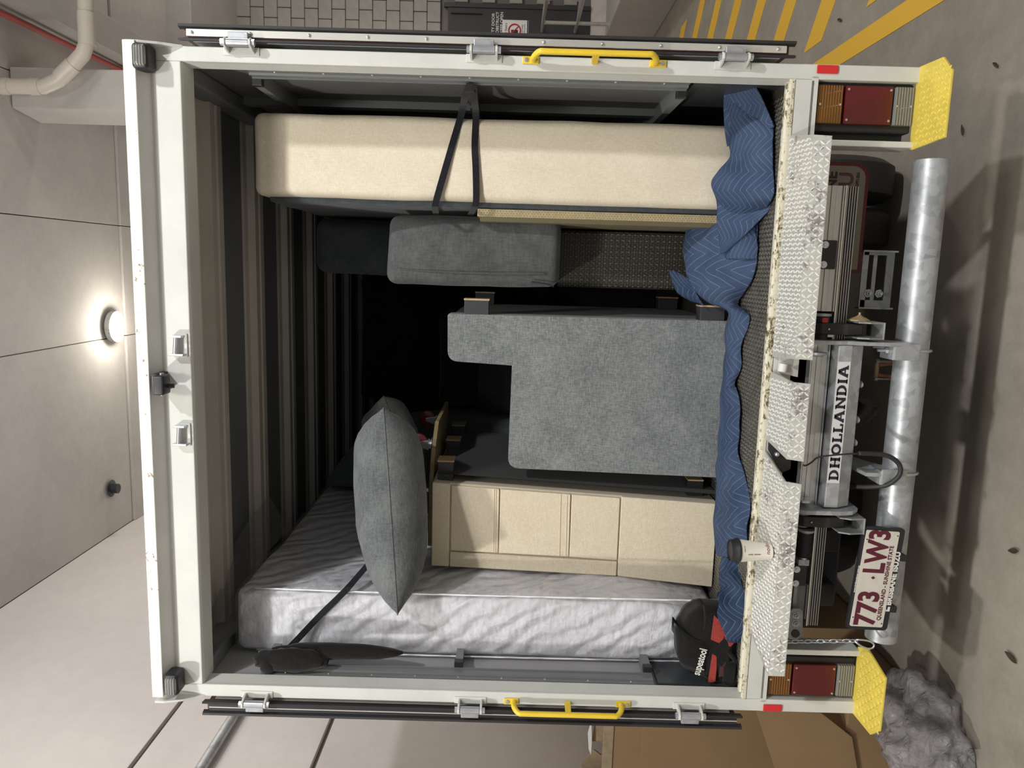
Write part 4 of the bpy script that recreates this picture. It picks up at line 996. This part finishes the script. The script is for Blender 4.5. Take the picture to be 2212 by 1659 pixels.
# mattress in film, left
mt = thing('mattress', 'white mattress wrapped in clear film standing on end along the left wall', 'mattress', (-1.0, 1.2, 1.0))
def mdisp(p, n):
    q = nz3(p, 3, .012)
    if n.x > .6:
        q.x += .02*math.sin(p.z*math.pi/.24)*.5*math.sin(p.y*math.pi/.24)-.0
        q.x += .05*max(0, p.z-2.5)*max(0, p.y-.4)
    if p.z > 2.7: q.z += -.02*(p.y-.3)*1.5
    t = max(0, min(1, (1.5-p.z)/.5)); q.x += -.085*t*t*max(0, min(1, (p.x+1.1)/.2))
    return q
MB().softbox(-1.150, -.880, .265, 2.2, 1.004, 3.06, .038, (7, 16, 30), (.0, .012, .01), mdisp).build('ticking', MATT, mt, smooth=True)
def fdisp(p, n): return mdisp(p, n)+nz3(p, 14, .006, 4)+nz3(p, 38, .003, 2)
plabel(MB().softbox(-1.158, -.868, .257, 2.22, 1.003, 3.07, .040, (12, 20, 60), (.0, .014, .01), fdisp).build('plastic_film', FILM, mt, smooth=True), 'clear plastic film')
for sx in (-1.158, -.884):
    MB().tube(smoothpath([(sx+.010, .275, 1.03), (sx+.010, .268, 1.6), (sx+.010, .264, 2.3), (sx+.012, .272, 2.98)], 6), .0035, 6).build('piping', MATT, mt, smooth=True)
fs = drape('loose_film', [[(-1.13, .13, 3.185), (-1.10, .25, 3.12), (-1.05, .32, 3.03)], [(-1.0, .35, 3.19), (-.95, .40, 3.13), (-.92, .45, 3.04)], [(-.80, .6, 3.18), (-.82, .62, 3.10), (-.84, .66, 3.03)], [(-.7, 1.0, 3.15), (-.78, .95, 3.08), (-.84, .9, 3.02)]], FILM, mt, 8, 8, .015, 8, 0)
# straps
g1 = 'black tie-down straps'
s1 = tag(ribbon('tie_strap', [(1.128, .11, 2.112), (1.10, .20, 2.135), (1.072, .338, 2.155), (.95, .338, 2.19), (.745, .336, 2.247), (.708, .42, 2.262), (.695, .9, 2.30)], .026, F_STRAP), 'upper black strap sloping across the cream bed base', 'strap', g1)
s2 = tag(ribbon('tie_strap', [(1.126, .12, 2.10), (1.09, .22, 2.10), (1.060, .340, 2.10), (.95, .337, 2.102), (.86, .334, 2.096), (.74, .335, 2.092), (.712, .385, 2.104), (.70, .6, 2.13)], .026, F_STRAP), 'lower black strap running level across the cream bed base', 'strap', g1)
s3 = tag(ribbon('tie_strap', [(-1.12, .125, 2.86), (-1.075, .20, 2.80), (-.97, .246, 2.70), (-.87, .244, 2.605), (-.832, .30, 2.565), (-.80, .60, 2.50), (-.78, .9, 2.46)], .026, F_STRAP, wdir=(.2, 0, 1)), 'black strap slanting over the film-wrapped mattress', 'strap', g1)
MB().box(1.105, 1.135, .095, .125, 2.085, 2.135).build('strap_buckle', BLACK_P, s1) if False else None
# black jacket hung on the top left rail
def jd(p, n): return nz3(p, 9, .022, 2)+nz3(p, 25, .006)
jk = MB()
jk.sphere((-1.09, .09, 2.78), (.050, .035, .145), 20, 20, lambda d: 1+.18*noise.noise(d*3))
jk.sphere((-1.065, .125, 2.60), (.032, .035, .26), 16, 24, lambda d: 1+.15*noise.noise(d*3+V((2, 0, 0))))
jk.sphere((-1.105, .085, 2.87), (.045, .03, .035), 14, 10, lambda d: 1+.15*noise.noise(d*3+V((5, 0, 0))))
tag(jk.build('black_jacket', F_BAG, smooth=True), 'black jacket bundled over the top left tie rail', 'jacket')
# darker cargo deep inside
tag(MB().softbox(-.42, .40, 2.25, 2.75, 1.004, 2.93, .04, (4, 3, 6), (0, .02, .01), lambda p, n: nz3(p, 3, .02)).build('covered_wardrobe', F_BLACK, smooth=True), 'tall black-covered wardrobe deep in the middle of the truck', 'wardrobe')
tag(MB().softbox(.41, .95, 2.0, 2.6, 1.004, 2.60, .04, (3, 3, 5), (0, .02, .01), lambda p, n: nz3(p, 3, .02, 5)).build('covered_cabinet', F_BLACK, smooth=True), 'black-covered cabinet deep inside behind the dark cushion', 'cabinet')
def wd(p, n):
    q = nz3(p, 3, .02, 6); t = max(0, (p.z-2.2)); q.x += -.28*t*max(0, (p.x+.85)); q.z += -.55*max(0, p.x+.82)*(1 if p.z > 2.2 else 0); return q
tag(MB().softbox(-.79, -.38, 1.50, 2.1, 1.004, 3.02, .05, (5, 4, 8), (0, .03, .01), wd).build('wrapped_bundle', F_DGREY, smooth=True), 'dark grey wrapped bundle leaning behind the mattress and cushions', 'bundle')
tag(MB().prism([(-.44, 2.995), (-.72, 2.99), (-.80, 3.04), (-.24, 2.62)], 'Y', 1.30, 1.36).build('grey_flap', F_DGREY, bevel=.01), 'dark grey triangular cloth flap above the small cushion', 'flap') if False else None
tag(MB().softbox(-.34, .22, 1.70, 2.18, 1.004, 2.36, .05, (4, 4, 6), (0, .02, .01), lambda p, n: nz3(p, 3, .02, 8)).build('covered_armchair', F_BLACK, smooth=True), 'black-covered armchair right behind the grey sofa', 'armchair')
# blue moving blankets
def P(x, y, Y): return at(x, y, 'Y', Y)
def G(x, y): return at(x, y, 'Z', 1.006)
def row(y, xt, Yt, xb, mid=.5, back=.02):
    t = P(xt, y, Yt); b = G(xb, y); b.y = max(b.y, .07); b.z = 1.008
    if t.z < 1.035: t.z = 1.035
    tuck = V((t.x, t.y+back, max(1.02, t.z-.06)))
    t.y -= .012
    m1 = t.lerp(b, .35)+V((0, -.022, .018)); m2 = t.lerp(b, .72)+V((0, -.020, .014))
    for q in (m1, m2): q.z = max(q.z, 1.024)
    return [tuck, t, m1, m2, b]
rowsA = [row(178, 1567, .26, 1632), row(205, 1566, .28, 1642), row(240, 1565, .31, 1658), row(273, 1567, .33, 1670), row(312, 1572, .33, 1672), row(345, 1573, .33, 1672), row(372, 1550, .335, 1672), row(395, 1538, .335, 1672), row(430, 1545, .335, 1670), row(470, 1553, .37, 1640), row(530, 1558, .37, 1637), row(560, 1566, .36, 1634)]
bA = drape('moving_blanket', rowsA, BLUE, None, 6, 8, .010, 11)
tag(bA, 'blue quilted blanket bunched under the cream bed base', 'blanket', 'blue moving blankets')
# flap of that blanket folded forward, its hem running diagonally
def fl_(x, y, Y): return P(x, y, Y)
rowsF = [[fl_(1573, 395, .30), fl_(1610, 400, .25), fl_(1645, 405, .18), fl_(1672, 408, .125)], [fl_(1556, 430, .30), fl_(1600, 440, .25), fl_(1640, 442, .18), fl_(1668, 444, .125)],
         [fl_(1549, 470, .31), fl_(1580, 478, .27), fl_(1612, 478, .22), fl_(1645, 472, .17)], [fl_(1552, 510, .31), fl_(1572, 512, .28), fl_(1592, 510, .25), fl_(1612, 504, .22)], [fl_(1557, 548, .31), fl_(1561, 548, .305), fl_(1566, 545, .30), fl_(1572, 541, .295)]]
fo = drape('blanket_flap', rowsF, BLUE, bA, 6, 6, .004, 10); fo.location = fo.location+0*fo.location
rowsU = [[fl_(1565, 178, .25), fl_(1590, 182, .22), fl_(1615, 186, .18), fl_(1634, 190, .14)], [fl_(1563, 225, .29), fl_(1592, 228, .25), fl_(1625, 230, .19), fl_(1652, 228, .13)],
         [fl_(1565, 270, .30), fl_(1598, 272, .26), fl_(1635, 268, .19), fl_(1668, 262, .12)], [fl_(1572, 316, .305), fl_(1600, 302, .26), fl_(1637, 288, .19), fl_(1672, 274, .115)]]
drape('blanket_flap', rowsU, BLUE, bA, 6, 6, .004, 10)
rowsB = [row(440, 1500, .62, 1640), row(480, 1487, .64, 1637), row(510, 1478, .64, 1636), row(540, 1472, .64, 1635), row(570, 1478, .60, 1633), row(600, 1487, .56, 1628), row(630, 1500, .52, 1612), row(652, 1530, .49, 1598), row(664, 1560, .47, 1600), row(680, 1584, .46, 1618), row(700, 1585, .46, 1616), row(735, 1584, .47, 1604), row(790, 1583, .47, 1600), row(830, 1580, .47, 1592), row(845, 1583, .47, 1596), row(900, 1571, .47, 1600), row(980, 1569, .47, 1597), row(1022, 1550, .46, 1606), row(1070, 1568, .46, 1616), row(1110, 1576, .45, 1621), row(1150, 1588, .43, 1621), row(1185, 1598, .38, 1621), row(1200, 1600, .36, 1619)]
bB = drape('moving_blanket', rowsB, BLUE, None, 5, 8, .012, 12)
tag(bB, 'blue quilted blanket trailing along the foot of the grey and cream sofas', 'blanket', 'blue moving blankets')
rowsC = [[P(1572, 1168, .30), P(1588, 1166, .24), P(1606, 1166, .17)], [P(1553, 1225, .28), P(1575, 1225, .20), P(1606, 1228, .16)], [P(1556, 1262, .22), P(1580, 1262, .12), P(1604, 1262, .10)],
         [P(1549, 1300, .085), P(1585, 1302, .066), P(1622, 1300, .062)], [P(1553, 1340, .072), P(1590, 1345, .058), P(1625, 1335, .056)], [P(1566, 1372, .070), P(1590, 1372, .060), P(1614, 1366, .058)], [P(1580, 1388, .070), P(1590, 1389, .062), P(1602, 1387, .060)]]
bC = drape('moving_blanket', rowsC, BLUE_D, None, 7, 10, .016, 14)
tag(bC, 'darker blue blanket end hanging over the black tool bag', 'blanket', 'blue moving blankets')
pB = [[P(1446, 582, .60), P(1470, 590, .56), P(1490, 600, .52)], [P(1462, 628, .58), P(1485, 630, .53), P(1505, 636, .49)], [P(1497, 652, .54), P(1510, 655, .50), P(1520, 660, .46)]]
drape('blanket_corner', pB, BLUE_D, bB, 6, 6, .008, 12)
# black tool bag
bg = thing('tool_bag', 'black canvas tool bag with red patches at the left end of the truck floor', 'bag', (-1.0, .2, 1.0))
def bd(p, n):
    q = nz3(p, 8, .012, 3); t = max(0, (p.z-1.06)/.18)
    q.x += (.075*t if p.x < -1.0 else -.05*t*0); q.y += .03*t*(1 if p.y < .22 else -1)
    if p.z > 1.15: q.z += -.35*max(0, p.x+.98)
    return q
MB().softbox(-1.165, -.845, .100, .250, 1.003, 1.225, .045, (10, 8, 10), (.01, .012, .012), bd).build('bag_body', F_BAG, bg, smooth=True)
def fr(x, y, Y): return P(x, y, Y)
def patch(nm, pts, m, Yf): 
    vs = [fr(x, y, Yf+dy) for x, y, dy in pts]; mb = MB(); n_ = len(vs)
    mb.add(vs+[v+V((0, .004, 0)) for v in vs], [tuple(range(n_)), tuple(range(2*n_-1, n_-1, -1))]+[(i, (i+1) % n_, n_+(i+1) % n_, n_+i) for i in range(n_)])
    return mb.build(nm, m, bg)
Yb = .088
plabel(patch('red_patch', [(1539, 1413, 0), (1548, 1418, 0), (1548, 1445, 0), (1545, 1472, 0), (1538, 1474, 0), (1530, 1473, 0), (1534, 1445, 0)], F_RED, Yb), 'red patch')
plabel(patch('red_patch', [(1543, 1330, -.0), (1536, 1382, 0), (1550, 1388, 0), (1578, 1397, 0), (1585, 1390, -.002), (1583, 1378, -.002), (1565, 1350, 0)], F_RED, Yb+.004), 'red patch')
plabel(patch('dark_red_patch', [(1556, 1424, 0), (1568, 1430, 0), (1571, 1446, 0), (1566, 1460, 0), (1553, 1462, 0), (1555, 1445, 0)], mat('dark_red_canvas', (.07, .02, .02), .9), Yb+.002), 'dark red patch')
MB().tube(smoothpath([fr(1535, 1478, .10), fr(1562, 1490, .075), fr(1585, 1478, .085), fr(1594, 1440, .10), fr(1572, 1405, .095)], 8), .009, 10).build('carry_handle', F_BAG, bg, smooth=True)
MB().softbox(-1.148, -1.05, .075, .15, 1.003, 1.055, .02, (3, 3, 3), (0, 0, 0), lambda p, n: nz3(p, 14, .006)).build('end_flap', F_BAG, bg, smooth=True)
a0 = fr(1501.5, 1459, Yb-.004); a1 = fr(1518, 1404, Yb-.004)
tt = text('bag_lettering', 'supeatool', .044, (fr(1508, 1459, Yb-.004).x, Yb-.006, fr(1510, 1459, Yb).z), TXT_W, bg, rot=(math.pi/2, -math.atan2((a0-a1).length*0+(a1.z-a0.z), a1.x-a0.x)*1.0, 0), xs=.66, off=.0007)
# paper cup on the tread plate
cpx, cpy, cpz = -.506, -.112, .979
cu = thing('paper_cup', 'white takeaway coffee cup with black lid on the tread-plate ledge', 'cup', (cpx, cpy, cpz))
MB().lathe([(.0275, 0), (.028, .004), (.0415, .118), (.043, .120), (.043, .123)], (cpx, cpy, cpz), 40).build('cup_body', CUP, cu, smooth='auto')
MB().lathe([(.0445, .116), (.0455, .119), (.0455, .124), (.043, .127), (.0425, .132), (.040, .136), (.0395, .147), (.0365, .149), (.0355, .144), (.001, .143)], (cpx, cpy, cpz), 40).build('lid', BLACK_P, cu, smooth='auto')
def wrap_text(nm, s, size, ang, h, rotv, m):
    o = text(nm, s, size, (0, 0, 0), m, None, rot=(0, 0, 0), extrude=0, off=.0002)
    me = o.data; wd_ = max(v.co.x for v in me.vertices)
    for v in me.vertices:
        a, b = (v.co.x-wd_/2, v.co.y) if not rotv else (-v.co.y, v.co.x)
        if rotv == 2: a, b = v.co.y, -v.co.x
        z = h+b; r = .0277+(.0415-.0277)*z/.118+.0004; th = ang+a/r
        v.co = V((r*math.sin(th), -r*math.cos(th), z))
    o.parent = cu; o.location = (0, 0, 0); WL[o.name] = V((cpx, cpy, cpz)); return o
wrap_text('cup_lettering', 'nodo', .022, .75, .012, 0, INK_B)
wrap_text('cup_lettering', 'nodo. donuts', .0085, -.05, .092, 2, INK_B)
wrap_text('cup_lettering', 'caution hot', .005, .5, .103, 0, INK_B)
# cardboard on the left
g = 'cardboard boxes by the left wall'
b1 = thing('cardboard_box', 'tall brown cardboard box on the floor left of the open door', 'box', (-1.8, 1.5, 0))
MB().box(-2.28, -1.34, 1.02, 1.9, .003, 1.34).build('box_body', CARD, b1, bevel=.008)
plabel(MB().box(-2.28, -1.34, 1.012, 1.022, 1.33, 1.385).build('box_rim', CARD_L, b1, bevel=.002), 'paler folded rim')
MB().box(-2.28, -1.34, 1.012, 1.0185, .003, 1.18).build('box_flap', CARD, b1, bevel=.002)
b2 = thing('cardboard_box', 'low brown cardboard box with a raised flap in front of the tall one', 'box', (-1.9, .7, 0))
MB().box(-2.3, -1.42, .58, .98, .003, .30).build('box_body', CARD, b2, bevel=.006)
MB().prism([(-1.40, .62), (-1.66, .28), (-2.3, .12), (-2.3, .45), (-1.52, .75)], 'Y', .555, .562).build('box_flap', CARD, b2, bevel=.001)
for k, (pts, Y, lab) in enumerate(((((1285, 1555), (1316, 1555), (1312, 1600), (1278, 1602), (1282, 1580)), 1.25, 'torn grey-brown cardboard strip standing on the tall box beside the door'),
                                ((( 1284, 1620), (1298, 1631), (1305, 1628), (1303, 1659), (1270, 1665), (1256, 1658), (1260, 1643)), 1.3, 'ragged dark cardboard scrap on the tall box nearest the wall'),
                                (((1278, 1558), (1279, 1600), (1277, 1632), (1272, 1620), (1270, 1585)), 1.22, 'ripped pale tape edge on top of the tall box'))):
    vs = [P(x, y, Y) for x, y in pts]; mb = MB(); n_ = len(vs)
    mb.add(vs+[v+V((0, .012, 0)) for v in vs], [tuple(range(n_)), tuple(range(2*n_-1, n_-1, -1))]+[(i, (i+1) % n_, n_+(i+1) % n_, n_+i) for i in range(n_)])
    tag(mb.build('cardboard_scrap', CARD_L if k < 2 else SIGN_W, bevel=.002), lab, 'scrap')
# heap of stretch film on the floor
hp = MB()
def hf(d): return 1+.30*noise.noise(d*2.2)+.16*noise.noise(d*6+V((3, 0, 0)))+.07*noise.noise(d*15)
hp.sphere((-1.47, .30, .10), (.22, .25, .17), 56, 34, hf)
for p in hp.v:
    if p.z < .004: p.z = .004+.001*noise.noise(p*20)
hp.sphere((-1.62, .30, .09), (.19, .22, .12), 40, 24, lambda d: 1+.3*noise.noise(d*3+V((7, 0, 0)))+.1*noise.noise(d*12))
for p in hp.v:
    if p.z < .004: p.z = .004
tag(hp.build('film_heap', FILM_G, smooth=True), 'crumpled heap of clear stretch film on the floor under the left step', 'plastic wrap')
